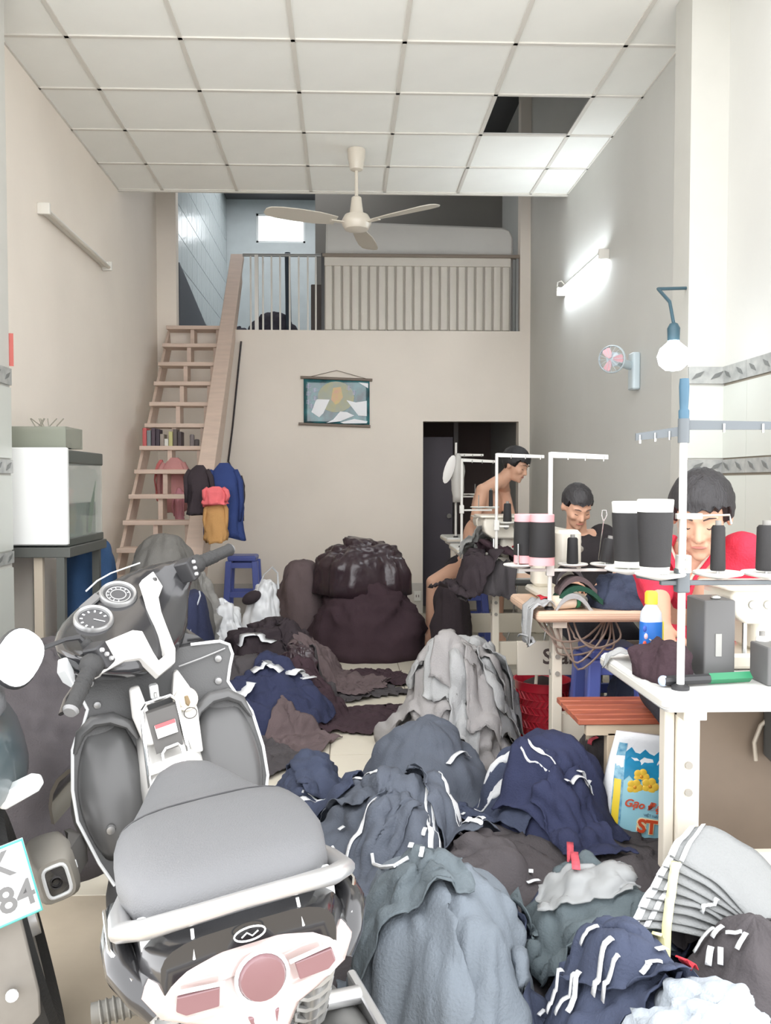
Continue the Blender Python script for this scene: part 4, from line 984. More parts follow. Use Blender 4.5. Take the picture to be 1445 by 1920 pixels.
# --- navy heaps in the middle
heap('dark_cloth_spread', 'low spread of dark cloth under all the front heaps', 'fabric pile', char, .55, 2.25, .95, .95, .17, p=2.2, q=.8, fold=.06, fs=5, seed=49, jag=.15, layer=.03, NA=140, NR=50)
x, rx, z = hpx(682, 905, 1352, 3.4)
heap('navy_fabric_pile', 'smooth dark slate cloth dome in front of the grey heap', 'fabric pile', slate, x, 3.35, rx*1.25, .42, z, peak=(.05, .1), p=2.0, q=1.35, fold=.045, fs=3.4, seed=50, jag=.15)
x, rx, z = hpx(505, 640, 1402, 3.35)
heap('navy_fabric_pile', 'dark navy crumpled cloth right of the scooter seat', 'fabric pile', navy, x+.02, 3.25, rx*1.1, .35, z, p=2, q=1.2, fold=.045, fs=5, seed=51, layer=.01, jag=.25)
x, rx, z = hpx(918, 1150, 1386, 2.95)
heap('navy_fabric_pile', 'big deep navy mound left of the rice bag', 'fabric pile', navy2, x, 2.95, rx*1.2, .42, z, peak=(-.1, 0), p=2.2, q=1.2, fold=.05, fs=3.4, seed=52, jag=.12)
x, rx, z = hpx(1060, 1140, 1362, 3.3)
heap('navy_fabric_pile', 'dark crumpled cloth in front of the bench leg', 'fabric pile', char, x, 3.2, rx*1.2, .2, z, p=2.2, fold=.05, fs=6, seed=58, jag=.2)
x, rx, z = hpx(565, 900, 1448, 2.75)
heap('navy_fabric_pile', 'slate cloth heap under the striped trousers', 'fabric pile', slate, x, 2.7, rx*1.2, .48, z-.04, p=2, q=1.4, fold=.05, fs=5, seed=53, jag=.15)
x, rx, z = hpx(800, 1010, 1570, 2.4)
heap('navy_fabric_pile', 'dark charcoal mound in front of the striped trousers', 'fabric pile', char, x, 2.38, rx*1.3, .4, z, p=2, q=1.3, fold=.045, fs=4, seed=54, jag=.15)
# --- near heaps
x, rx, z = hpx(645, 1004, 1625, 1.9)
heap('blue_grey_fabric_pile', 'large blue grey cloth mound nearest the camera', 'fabric pile', blue_grey, x+.02, 1.84, rx*1.06, .42, z, peak=(-.1, .2), p=2.1, q=.9, fold=.045, fs=3.2, seed=55, jag=.1)
x, rx, z = hpx(945, 1290, 1645, 2.05)
heap('navy_fabric_pile', 'teal navy cloth mound between the rice bag and the camera', 'fabric pile', navy, x, 2.02, rx*1.2, .36, z, p=2, q=1.3, fold=.05, fs=4.2, seed=56, jag=.15)
x, rx, z = hpx(1015, 1300, 1762, 1.68)
heap('navy_fabric_pile', 'dark navy cloth heap at the front with white stripe ends', 'fabric pile', navy, x, 1.64, rx*1.2, .32, z, p=2, q=1.2, fold=.05, fs=5, seed=57, jag=.15)
x, rx, z = hpx(1235, 1560, 1700, 1.8)
heap('black_fabric_pile', 'charcoal cloth mound at the right picture edge', 'fabric pile', char, x, 1.76, rx*1.1, .24, z, p=2, q=1.3, fold=.04, fs=4, seed=59, jag=.12)
x, rx, z = hpx(1085, 1560, 1845, 1.42)
heap('white_fabric_pile', 'pale blue white crumpled cloth at the bottom right corner', 'fabric pile', pwhite, x, 1.38, rx*1.0, .24, z-.01, p=2.0, q=.9, fold=.05, fs=7, seed=60, layer=.012, jag=.15, NA=120, NR=50)
x, rx, z = hpx(1195, 1500, 1560, 2.06)
heap('grey_striped_fabric_pile', 'light grey cloth stack with white striped edges under the table', 'fabric pile', lgrey2, x+.05, 2.0, rx*1.0, .22, z-.10, p=2.0, q=1.2, fold=.04, fs=5, seed=61, jag=.1)
# left piles behind the motorbikes
heap('dark_clothes_pile', 'large dark slate pile behind the scooter on the left', 'fabric pile', char, -1.15, 3.2, .46, .6, .70, p=2.0, q=.9, fold=.06, fs=3.5, seed=62, jag=.12, layer=.02)
heap('dark_clothes_pile', 'charcoal cloth heap in front of the aquarium stand', 'fabric pile', char, -1.1, 4.2, .45, .4, .55, p=2.2, fold=.06, fs=4, seed=63, jag=.12)
c_ = pz(118, 1560, .08)
heap('grey_cloth_bundle', 'small grey cloth bundle on the floor left of the scooter', 'cloth', cloth('mid grey cloth', (152, 152, 148)), c_.x, c_.y+.05, .13, .13, .17, p=2, fold=.05, fs=9, seed=64, jag=.2)
bl_ = cloth('deep blue cloth', (62, 92, 132)); c_ = at(165, 1060, 5.2)
heap('blue_drum_cover', 'blue cloth bundle beside the aquarium stand', 'cloth', bl_, c_.x, 5.25, .17, .2, at(165, 1012, 5.2).z, p=6, q=.4, fold=.015, fs=4, seed=65, jag=.04)

# --- striped trousers and sleeves over the heaps
gar = [  # px,py, w,l, rot, mat, taper, stripes, label
 (650, 1500, .20, .52, 28, slate, .8, [(.75, .007, -.9, .95)], 'slate trouser leg with one white side stripe beside the scooter seat'),
 (760, 1540, .30, .56, -8, slate, .8, [(.55, .008, -1, .9), (.82, .006, -1, .9)], 'slate trousers with twin white stripes in the middle of the heap'),
 (830, 1500, .22, .50, 24, slate, .85, [(.1, .008, -1, .75), (.45, .007, -1, .75)], 'slate trouser leg with twin stripes running to the right'),
 (700, 1570, .22, .42, -35, slate, .8, [(-.7, .006, -1, .5)], 'slate sleeve with a pale edge stripe low on the heap'),
 (930, 1520, .22, .52, 38, navy, .8, [(.25, .007, -.9, .5), (.6, .007, -.9, .5)], 'navy trouser leg with twin white stripes beside the navy mound'),
 (1050, 1480, .34, .46, 30, navy2, .9, [(-.25, .0025, -1, .8), (-.05, .0025, -1, .8)], 'deep navy cloth with two thin pale seams on the big mound'),
 (1085, 1570, .24, .40, 15, navy2, .9, [], 'deep navy sleeve on the right of the big mound'),
 (590, 1530, .22, .42, 70, navy, .8, [(.6, .006, -.4, .9), (.9, .006, -.4, .9)], 'navy sleeve with twin stripe ends beside the seat'),
 (620, 1460, .3, .34, 110, navy, 1, [], 'navy crumpled shirt piece behind the seat'),
 (960, 1640, .26, .46, 55, char, .8, [], 'charcoal sleeve ending in white scraps'),
 (1130, 1690, .4, .46, -70, navy, .9, [], 'teal navy cloth lying below the rice bag'),
 (1090, 1720, .36, .36, 20, teal, .9, [], 'dark teal cloth on the front navy mound'),
 (1110, 1850, .30, .34, 12, navy, .9, [(.5, .008, .1, .7), (.8, .008, .1, .7)], 'navy cloth with short twin stripes at the front'),
 (1330, 1720, .32, .36, -15, char, .9, [(-.75, .012, -.5, .2)], 'charcoal cloth with white stripe scraps at the right'),
 (1200, 1770, .24, .30, 40, navy, .9, [(.3, .008, -.7, -.2)], 'navy cloth piece with a white stripe at the front right'),
 (900, 1800, .26, .50, -6, blue_grey, .9, [], 'blue grey cloth flap on the right of the nearest mound'),
 (740, 1770, .28, .44, 10, blue_grey, .9, [], 'blue grey cloth flap on the left of the nearest mound'),
 (770, 1650, .30, .22, 5, cloth('steel grey cloth', (98, 107, 112)), .9, [], 'steel grey cloth across the top of the nearest mound'),
]
for i, (px_, py_, w_, l_, r_, m_, tp, stp, lb_) in enumerate(gar):
    c_ = gp(px_, py_); drape('garment', lb_, 'garment', m_, c_.x, c_.y, w_*.8, l_*.8, R(r_), seed=80+i, taper=tp, jag=.02, stripes=stp, wr=.028, sag=6, nu=26, nv=32)
# fan of grey cut sheets, each ending in two white stripes
NM = ['topmost', 'second', 'third', 'fourth', 'fifth', 'sixth', 'seventh', 'lowest']
for i in range(8):
    L0 = at(1296-12*i, 1552+20*i, 1.97-.012*i); L1 = at(1255-11*i, 1590+20*i, 1.90-.012*i); R0 = at(1470, 1640+10*i, 2.02); R1 = at(1440, 1735+6*i, 1.80)
    nu_, nv_ = 20, 8; vv = []
    def fs_(u, v):
        p = (L0.lerp(R0, u)).lerp(L1.lerp(R1, u), v)
        p.z += .035*math.sin(math.pi*min(1, u*1.1))*(1-.4*v)+.012*noise.noise(Vector((u*3, v*2, i*1.7)))-.02*v*v
        return p
    vv = [fs_(a/nu_, b/nv_) for b in range(nv_+1) for a in range(nu_+1)]
    o = MB().add(vv, [(b*(nu_+1)+a, b*(nu_+1)+a+1, (b+1)*(nu_+1)+a+1, (b+1)*(nu_+1)+a) for b in range(nv_) for a in range(nu_)]).build('striped_cloth', lgrey2, smooth='all', solid=.003)
    tag(o, NM[i]+' light grey sheet with white striped end in the fanned stack', 'cloth', 'fanned grey striped sheets'); collide(o)
    for u0, u1 in ((-.02, .05), (.10, .145)):
        vv = [fs_(u0+(u1-u0)*a/2, b/nv_)+Vector((0, -.002, .005)) for b in range(nv_+1) for a in range(3)]
        MB().add(vv, [(b*3+a, b*3+a+1, (b+1)*3+a+1, (b+1)*3+a) for b in range(nv_) for a in range(2)]).build('stripe', white_c, o, 'all', solid=.002)
c_ = gp(1100, 1655)
drape('plastic_sheet', 'clear pale plastic sheet below the rice bag', 'plastic', M('clear plastic sheet', (170, 172, 172), .25, alpha=.55), c_.x, c_.y, .22, .10, R(-12), seed=130, wr=.02, jag=.06)
# white scraps and tapes
sc = [(1105, 1755, 3), (1240, 1790, 30), (1225, 1815, -20), (1330, 1735, 15), (1345, 1755, 15), (1375, 1760, -30), (1390, 1775, 40), (1320, 1770, 0), (1330, 1800, 60), (1350, 1805, 70), (995, 1640, 80), (1000, 1660, 20), (1060, 1885, 5), (1075, 1890, 40), (1040, 1880, 10), (1130, 1830, 15), (1145, 1845, 10), (1210, 1830, 25), (655, 1670, 60), (790, 1610, 80), (795, 1565, 70), (770, 1595, 75), (1015, 1910, 50), (640, 1560, 40), (868, 1540, 60), (878, 1545, 60)]
for i, (px_, py_, r_) in enumerate(sc):
    c_ = gp(px_, py_); l_ = random.uniform(.02, .045); d = Vector((math.cos(R(r_)), math.sin(R(r_))*.8))*l_
    strip('tape_scrap', 'short white tape scrap on the '+('charcoal cloth at the right edge' if px_ > 1300 else 'navy cloth at the front right' if px_ > 1010 else 'dark cloth beside the rice bag' if px_ > 980 else 'slate trousers in the middle heap'), white_c, [(c_.x-d.x/2, c_.y-d.y/2), (c_.x+d.x/2, c_.y+d.y/2)], random.uniform(.008, .015), cat='scrap', group='white tape scraps', lift=.012)
for i, (a_, b_, m_, lb_) in enumerate((((1068, 1610), (1080, 1640), pinkred, 'pink red tape hanging below the navy sleeve'), ((1105, 1410), (1120, 1388), pinkred, 'pink red tape on the dark cloth by the bench leg'), ((1275, 1810), (1300, 1830), redc, 'faded red cloth scrap at the front right'), ((1230, 1765), (1265, 1800), M('yellow white scrap', (232, 226, 170), .8), 'yellow white cloth scrap at the front right'), ((1060, 1470), (1110, 1500), white_c, 'white label strip on the navy mound'), ((1085, 1455), (1105, 1470), white_c, 'small white label on the navy mound'), ((840, 1440), (880, 1425), white_c, 'white folded tape on top of the striped trousers'))):
    p0, p1 = gp(*a_), gp(*b_); strip('tape_strip', lb_, m_, [(p0.x, p0.y), ((p0.x+p1.x)/2, (p0.y+p1.y)/2+.004), (p1.x, p1.y)], .02, cat='tape', lift=.012)
# pale curved drawstring
p_ = [gp(697, 1605), gp(700, 1625), gp(715, 1632), gp(740, 1630), gp(765, 1615)]
tag(MB().tube([q+Vector((0, -.004, .010)) for q in p_], .005, 6).build('drawstring', white_c, smooth=True), 'white drawstring looping at the edge of the striped trousers', 'string')

# --- clothes on the tables
COLL_KEEP = COLL[:]
for a_, b_, z_ in (((.77, 3.36), (1.76, 3.92), .78), ((.775, T3y), (1.76, T3y+.55), .78), ((T1['x0'], T1['y0']), (1.76, T1['y1']), .78), ((.80, 6.02), (1.76, 6.5), .83)):
    COLL.append((BVHTree.FromPolygons([Vector((a_[0], a_[1], z_)), Vector((b_[0], a_[1], z_)), Vector((b_[0], b_[1], z_)), Vector((a_[0], b_[1], z_))], [(0, 1, 2, 3)]), a_[0], b_[0], a_[1], b_[1]))
def tb(px, py, Y): return at(px, py, Y)
x, rx, z = hpx(1110, 1215, 1078, 3.48)
heap('folded_jeans', 'dark navy cloth bundle on the pale wooden table', 'cloth', navy, x+.01, 3.50, rx*1.15, .13, z-.78, z0=.78, p=2.2, fold=.035, fs=7, seed=140, jag=.12)
for i, (x0_, x1_, yt, m_, lb_) in enumerate(((1040, 1110, 1112, lgrey, 'light grey folded cloth lowest in the stack on the wooden table'), (1045, 1130, 1104, dgreen, 'dark green folded cloth in the stack on the wooden table'), (1050, 1120, 1092, maroon, 'plum folded cloth in the stack on the wooden table'), (1045, 1100, 1078, char, 'charcoal folded cloth topmost in the stack on the wooden table'))):
    x, rx, z = hpx(x0_, x1_, yt, 3.4); zb_ = .782+.028*i
    rings = []
    for k in range(15):
        f = k/14; zq = zb_+(z-zb_)*(math.sin(math.pi*min(1, f*1.05))**.7)+.012*(i) ; xx = x-rx+2*rx*f
        rings.append([(xx, 3.385+.01*i, zq), (xx, 3.50, zq-.002), (xx, 3.50, zq-.022), (xx, 3.385+.01*i, zq-.022)])
    tag(MB().loft(rings).build('folded_cloth', m_, smooth=True), lb_, 'cloth', 'folded cloths on the wooden table')
tc = tb(1060, 1131, 3.41)
t = empty('thread_cone', (tc.x, 3.42, .81), 'cream thread cone with a green end lying on the wooden table', 'thread spool', rot=(0, R(88), R(8)))
MB().lathe([(.02, -.055), (.03, -.05), (.026, .04), (.02, .045)], n=18).build('thread', M('cream thread', (224, 208, 186), .7), t, True)
MB().lathe([(.026, .045), (.028, .05), (.026, .058), (.008, .058)], n=18).build('green_end', green, t, True)
x, rx, z = hpx(968, 1030, 1128, 3.40)
drape('white_cloth', 'white rag hanging over the corner of the wooden table', 'cloth', lgrey, .785, 3.43, .11, .12, R(15), seed=141, wr=.04, sag=2, jag=.05, zmin=.62)
o_ = drape('red_cloth', 'red cloth under the cream thread cone', 'cloth', redc, .86, 3.45, .12, .06, R(0), seed=142, wr=.01)
for i, (px_, py_, w_, l_, m_, lb_, wr_) in enumerate(((905, 1050, .34, .36, char, 'charcoal garment spread on the third table', .05), (870, 1060, .26, .50, black, 'black garment drooping over the left end of the third table', .07), (950, 1052, .26, .30, brownblack, 'brown black garment on the third table beside the pink coned spools', .06), (960, 1030, .16, .14, redc, 'red cloth on the third table', .05), (900, 1030, .22, .2, cloth('mid grey cloth', (152, 152, 148)), 'grey garment at the back of the third table', .05))):
    c_ = at(px_, py_, 5.08+.05*i); drape('garment', lb_, 'garment', m_, c_.x, c_.y, w_, l_, R(20*i), seed=150+i, wr=wr_, sag=3, jag=.05, off=.01+.012*i, zmin=.60)
x, rx, z = hpx(1198, 1305, 1205, 2.2)
heap('black_cloth_bundle', 'black cloth bundle at the foot of the nearest thread stand', 'cloth', brownblack, x-.004, 2.22, rx*.95, .10, z-.78, z0=.78, p=3, q=.8, fold=.03, fs=12, seed=160, jag=.15)
c_ = at(1180, 1235, 2.42)
drape('white_cloth', 'white rag on the left end of the nearest table', 'cloth', lgrey, c_.x+.02, 2.40, .10, .16, R(25), seed=161, wr=.025, sag=2, zmin=.74)
# cloth hidden below the third table
heap('grey_bundle_under_table', 'grey cloth bundle under the third table', 'cloth', cloth('mid grey cloth', (152, 152, 148)), 1.2, 4.6, .25, .2, .4, p=2.4, fold=.06, fs=6, seed=162)
heap('navy_bundle_under_table', 'navy cloth bundle under the pale wooden table', 'cloth', navy, 1.38, 3.75, .3, .2, .5, p=2.6, fold=.06, fs=6, seed=163)

# --- clothes hanging on the stairs
def hang(name, label, mat, top, wd, ln, seed, depth=.05, taper=1.25, cat='garment', sleeves=True):
    """a garment hung up by its neck, with drooping shoulders, folds and sleeves"""
    rings = []; S = Vector((seed*3.7, 1, 2)); n = 36; mb = MB()
    for k in range(22):
        q = (k/21)**1.3; sh_ = min(1, .22+q*4.2)**.8; wq = wd/2*sh_*(1+(taper-1)*q); dq = depth*(.35+.6*min(1, q*3)); ring = []
        for j in range(n):
            A = 2*math.pi*j/n; c, s_ = math.cos(A), math.sin(A)
            nn = noise.noise(Vector((c*2.2, s_*2.2, q*2.2))+S); f = 1+.32*nn*(q+.2)+.10*math.sin(A*9+seed+5*nn)*q
            ring.append((wq*c*f+.02*noise.noise(Vector((q*3, 0, 9))+S), dq*s_*f, -ln*q+.035*noise.noise(Vector((c*1.5, s_*1.5, 4))+S)*q))
        rings.append(ring)
    mb.loft(rings)
    if sleeves:
        for sx in (-1, 1):
            mb.tube([(sx*wd*.36, 0, -ln*.10), (sx*wd*.52, -.01, -ln*.25), (sx*wd*.56+.01*math.sin(seed), -.02, -ln*.5), (sx*wd*.50, -.015, -ln*.78)], [wd*.13, wd*.15, wd*.12, wd*.09], 10, flat=.7)
    o = mb.build(name, mat, smooth='all'); o.location = top
    return tag(o, label, cat)
hang('jacket', 'navy blue jacket hanging on the lower end of the stair stringer', cloth('royal navy cloth', (52, 68, 118)), at(420, 868, 6.05), .22, .53, 3, .06)
hang('jacket', 'dark brown jacket sleeve hanging right of the blue jacket', cloth('dark olive cloth', (72, 64, 62)), at(440, 880, 6.15), .12, .48, 5, .05, 1.1)
hang('shirt', 'ochre yellow garment hanging below the blue jacket', cloth('ochre cloth', (196, 150, 96)), at(405, 935, 5.95), .14, .30, 6, .05, 1.1)
hang('shirt', 'bright pink garment peeping out under the blue jacket', cloth('coral pink cloth', (238, 118, 122)), at(404, 912, 5.9), .15, .13, 7, .05, 1.1)
hang('jacket', 'black garment hanging left of the stair stringer', black, at(372, 872, 6.0), .17, .34, 8, .05, .9)
hang('shirt', 'dusty pink shirt hanging under the stairs', cloth('dusty pink cloth', (206, 150, 148)), at(325, 858, 7.1), .22, .45, 9, .05, 1.0)
hang('shirt', 'red pink cloth hanging under the stairs', cloth('rose cloth', (222, 128, 128)), at(302, 862, 7.15), .08, .34, 10, .04, 1.0)
hang('shirt', 'pale pink cloth strip hanging lowest under the stairs', cloth('pale rose cloth', (226, 160, 170)), at(336, 915, 7.05), .08, .30, 11, .04, .9)
# sandals / clutter at the stair foot and bags in the loft
heap('loft_bag', 'dark bag lying behind the loft railing bars', 'bag', cloth('loft dark cloth', (74, 72, 82)), at(510, 600, 9.0).x, 9.0, .30, .2, .27, z0=ZL, p=3, fold=.05, fs=6, seed=170)
heap('loft_bag', 'pale crumpled bag at the head of the stairs', 'bag', carrier, at(375, 605, 8.75).x, 8.75, .16, .12, .09, z0=ZL, p=2, fold=.05, fs=9, seed=171)
heap('loft_bag', 'dark bundle beside the stringer top in the loft', 'bag', cloth('loft dark cloth', (74, 72, 82)), at(440, 595, 9.1).x, 9.1, .22, .15, .16, z0=ZL, p=2, fold=.05, fs=9, seed=172)
# ---------------- scooter ----------------
BS = .9757
bike = empty('scooter', (-.0388, 1.1176, 0), 'black and white step-through scooter parked in the foreground', 'scooter', rot=(0, -.122, .3173))
SM = Matrix.Scale(BS, 4)
st_ax = Vector((0, -math.sin(.45), math.cos(.45))); st_o = Vector((0, 1.18, .9))
HM = SM @ Matrix.Translation(st_o) @ Matrix.Rotation(.87, 4, st_ax) @ Matrix.Translation(-st_o)
blackg = M('gloss black bodywork', (40, 40, 42), .18, coat=.6); dgrey = M('matt dark grey plastic', (72, 72, 72), .42, bump=.15, bscale=300)
wgl = M('gloss white bodywork', (214, 212, 208), .2, coat=.5); silver = M('silver alloy', (206, 206, 206), .3, .7); seatm = M('charcoal seat vinyl', (104, 105, 107), .5, bump=.2, bscale=400)
rubber = M('black rubber', (52, 52, 52), .7, bump=.3, bscale=90); chrome = M('chrome', (225, 225, 225), .08, 1.0); trimw = M('pale trim', (224, 226, 226), .25)
clear = M('clear red lens', (190, 172, 168), .12, coat=.8); redlens = M('dull red reflector', (118, 86, 90), .2, coat=.5)
def B(**k): return MB(SM)
def H(**k): return MB(HM)
def sup(w_, zt, zb, y, n=24, e=.6, ez=.7, xo=0):
    o = []; zc, hz_ = (zt+zb)/2, (zt-zb)/2
    for j in range(n):
        A = 2*math.pi*j/n; c, s_ = math.cos(A), math.sin(A)
        o.append((xo+w_*math.copysign(abs(c)**e, c), y, zc+hz_*math.copysign(abs(s_)**ez, s_)))
    return o
# seat
B().loft([sup(.07, .755, .70, .075), sup(.115, .775, .685, .095), sup(.148, .790, .68, .14), sup(.166, .797, .675, .22), sup(.166, .797, .675, .30), sup(.158, .790, .672, .36),
          sup(.146, .770, .67, .41), sup(.130, .757, .67, .47), sup(.108, .750, .668, .55), sup(.086, .748, .668, .63), sup(.064, .742, .67, .70), sup(.035, .73, .675, .75), sup(.012, .715, .69, .77)]).build('seat', seatm, bike, 'all')
seam = [(math.copysign(abs(math.cos(R(a)))**.6, math.cos(R(a)))*.1545, .372, .7285+.0575*abs(math.sin(R(a)))**.7) for a in range(16, 165, 8)]
B().tube(seam, .0022, 5).build('seat_seam', M('seam thread', (66, 66, 68), .7), bike, True)
# tail cowl under the seat
B().loft([sup(.125, .725, .63, .045, e=.5), sup(.150, .728, .60, .09, e=.5), sup(.163, .715, .55, .20, e=.5), sup(.165, .70, .50, .36, e=.5), sup(.15, .69, .46, .55, e=.5), sup(.11, .68, .44, .72, e=.5), sup(.09, .66, .42, .80, e=.5)]).build('tail_cowl', blackg, bike, True)
for sx in (-1, 1):
    B().tube([(sx*.075, .052, .735), (sx*.076, .048, .715), (sx*.078, .046, .695)], .0025, 5).build('cowl_seam', trimw, bike, True)
em = B().tube([(.022*math.cos(q*math.pi/10), .037, .712+.0095*math.sin(q*math.pi/10)) for q in range(20)], .0014, 5, close=True).build('emblem_ring', trimw, bike, True)
B().tube([(-.012, .036, .710), (-.004, .036, .715), (.003, .036, .709), (.012, .036, .714)], .0012, 5).build('emblem_stroke', trimw, em, True)
# grab rail
rail = [(-.150, .30, .690), (-.168, .20, .705), (-.166, .12, .722), (-.135, .072, .742), (-.07, .045, .757), (0, .038, .762), (.07, .045, .757), (.135, .072, .742), (.166, .12, .722), (.168, .20, .705), (.150, .30, .690)]
B().tube(rail, [.014, .016, .019, .019, .017, .016, .017, .019, .019, .016, .014], 12, flat=.75).build('grab_rail', silver, bike, True)
for sx in (-1, 1):
    B().box((sx*.13-.014, .10, .66), (sx*.13+.014, .125, .735)).build('rail_bracket', trimw, bike, bevel=.003)
    B().tube([(sx*.172, .30, .665), (sx*.178, .20, .668), (sx*.170, .12, .665), (sx*.150, .085, .645), (sx*.135, .07, .62)], [.016, .022, .026, .024, .016], 12).build('side_grip', blackg, bike, True)
    B().tube([(sx*.188, .26, .69), (sx*.186, .14, .69), (sx*.16, .085, .668)], .0035, 6).build('side_trim', chrome, bike, True)
# tail light
out = [(-.152, .652), (-.138, .672), (-.10, .686), (-.04, .695), (.04, .695), (.10, .686), (.138, .672), (.152, .652), (.135, .628), (.09, .612), (.055, .602), (.032, .572), (.012, .552), (-.012, .552), (-.032, .572), (-.055, .602), (-.09, .612), (-.135, .628)]
def tl(sc, y, zc=.645): return [(x*sc, y+.9*abs(x)**2+ (z-zc)*.25, zc+(z-zc)*sc) for x, z in out]
lens = B().loft([tl(1.04, .09), tl(1.04, .055), tl(.97, .030), tl(.80, .020), tl(.4, .016)]).build('tail_light', clear, bike, True, angle=60)
B().lathe([(.012, -.006), (.030, -.003), (.034, .004), (.034, .012)], (0.006, .010, .660), 24, 'y').build('round_reflector', redlens, lens, True)
B().tube([(.006+.036*math.cos(q*math.pi/12), .014, .660+.036*math.sin(q*math.pi/12)) for q in range(24)], .003, 6, close=True).build('lens_ring', trimw, lens, True)
for sx in (-1, 1):
    B().prism([(sx*.052, .015, .668), (sx*.108, .022, .668), (sx*.112, .022, .648), (sx*.10, .020, .640), (sx*.056, .014, .642)], (0, -.006, 0)).build('side_reflector', redlens, lens, bevel=.002)
    B().tube([(sx*.045, .008, .672), (sx*.114, .018, .674), (sx*.120, .018, .646), (sx*.10, .016, .634), (sx*.05, .008, .636)], .0028, 6).build('lens_rib', trimw, lens, True)
B().prism([(-.022, .006, .618), (.022, .006, .618), (.010, .002, .58), (-.010, .002, .58)], (0, -.006, 0)).build('lower_reflector', redlens, lens, bevel=.002)
B().loft([tl(1.10, .10), tl(1.10, .07), tl(1.035, .048)]).build('light_surround', blackg, bike, True)
# rear mudguard, wheels, engine, shocks, exhaust
def wheel(mbf, y, r_, par, name, w_=.048):
    W_ = mbf().lathe([(r_-.075, -.03), (r_-.03, -w_), (r_-.008, -w_*.7), (r_, 0), (r_-.008, w_*.7), (r_-.03, w_), (r_-.075, .03), (r_-.075, -.03)], (0, y, r_), 40, 'x', cap=False).build(name, rubber, par, True)
    mbf().lathe([(r_-.10, -.03), (r_-.072, -.034), (r_-.072, .034), (r_-.10, .03), (r_-.10, -.03)], (0, y, r_), 36, 'x', cap=False).build('rim', silver, W_, True)
    for k in range(5):
        A = 2*math.pi*k/5; mbf().tube([(0, y+.03*math.cos(A), r_+.03*math.sin(A)), (0, y+(r_-.09)*math.cos(A+.15), r_+(r_-.09)*math.sin(A+.15))], .014, 8).build('spoke', silver, W_, True)
    mbf().cyl((-.06, y, r_), (.06, y, r_), .04, n=18).build('hub', silver, W_, True)
    return W_
wheel(B, .36, .275, bike, 'rear_wheel')
B().loft([[(x, .36+.33*math.cos(A), .275+.33*math.sin(A)) if q == 0 else (x, .36+.315*math.cos(A), .275+.315*math.sin(A)) for x, q in ((-.06, 0), (.06, 0), (.06, 1), (-.06, 1))] for A in [R(60+12*k) for k in range(11)]]).build('rear_mudguard', dgrey, bike, True)
B().loft([sup(.11, .44, .20, .30, e=.5), sup(.13, .46, .18, .50, e=.5), sup(.12, .42, .18, .72, e=.5), sup(.08, .38, .2, .85, e=.5)]).build('engine', M('engine grey', (110, 110, 108), .45, .5), bike, True)
for sx in (-1, 1):
    sh_ = B().cyl((sx*.115, .36, .28), (sx*.115, .14, .60), .016, n=12).build('shock_absorber', silver, bike, True)
    coil = [(sx*.115+.028*math.cos(k*.7), .33-.18*k/62+.0*math.sin(k*.7), .33+.24*k/62+.028*math.sin(k*.7)*.6) for k in range(63)]
    B().tube(coil, .006, 6).build('spring', M('grey spring', (168, 168, 166), .4, .4), sh_, True)
mu = B().tube([(.17, .02, .36), (.172, .06, .355), (.17, .30, .325), (.16, .50, .29), (.12, .62, .25)], [.048, .052, .055, .045, .02], 18).build('muffler', M('muffler grey', (128, 128, 126), .45, .4), bike, True)
B().rbox((.215, .08, .31), (.232, .38, .39), .006).build('heat_shield', silver, mu, True)
for sx in (-1, 1):
    B().tube([(sx*.13, .57, .335), (sx*.245, .58, .34)], .020, 10).build('passenger_peg', M('ribbed grey rubber', (118, 116, 110), .7), bike, True)
    for k in range(7): B().tube([(sx*(.15+.013*k)+.0*q, .575+.022*math.cos(q*math.pi/6), .338+.022*math.sin(q*math.pi/6)) for q in range(12)], .003, 4, close=True).build('peg_rib', M('ribbed grey rubber', (118, 116, 110)), bike)
    B().cyl((sx*.15, .30, .40), (sx*.215, .31, .385), .016, n=10).build('frame_lug', silver, bike, True)
B().tube([(-.10, .75, .22), (-.20, .62, .10), (-.26, .56, .01)], .010, 8).build('side_stand', silver, bike, True)
# floor boards and tunnel
B().loft([sup(.17, .36, .26, .62, e=.4), sup(.20, .36, .26, .8, e=.4), sup(.20, .40, .28, 1.0, e=.4), sup(.17, .46, .30, 1.12, e=.4)]).build('floor_board', dgrey, bike, True)
B().loft([sup(.075, .70, .40, .70, e=.6), sup(.078, .665, .40, .80, e=.6), sup(.08, .62, .40, .90, e=.6), sup(.082, .63, .40, 1.0, e=.6), sup(.085, .67, .45, 1.07, e=.6), sup(.08, .75, .5, 1.12, e=.6)]).build('centre_tunnel', wgl, bike, 'all')
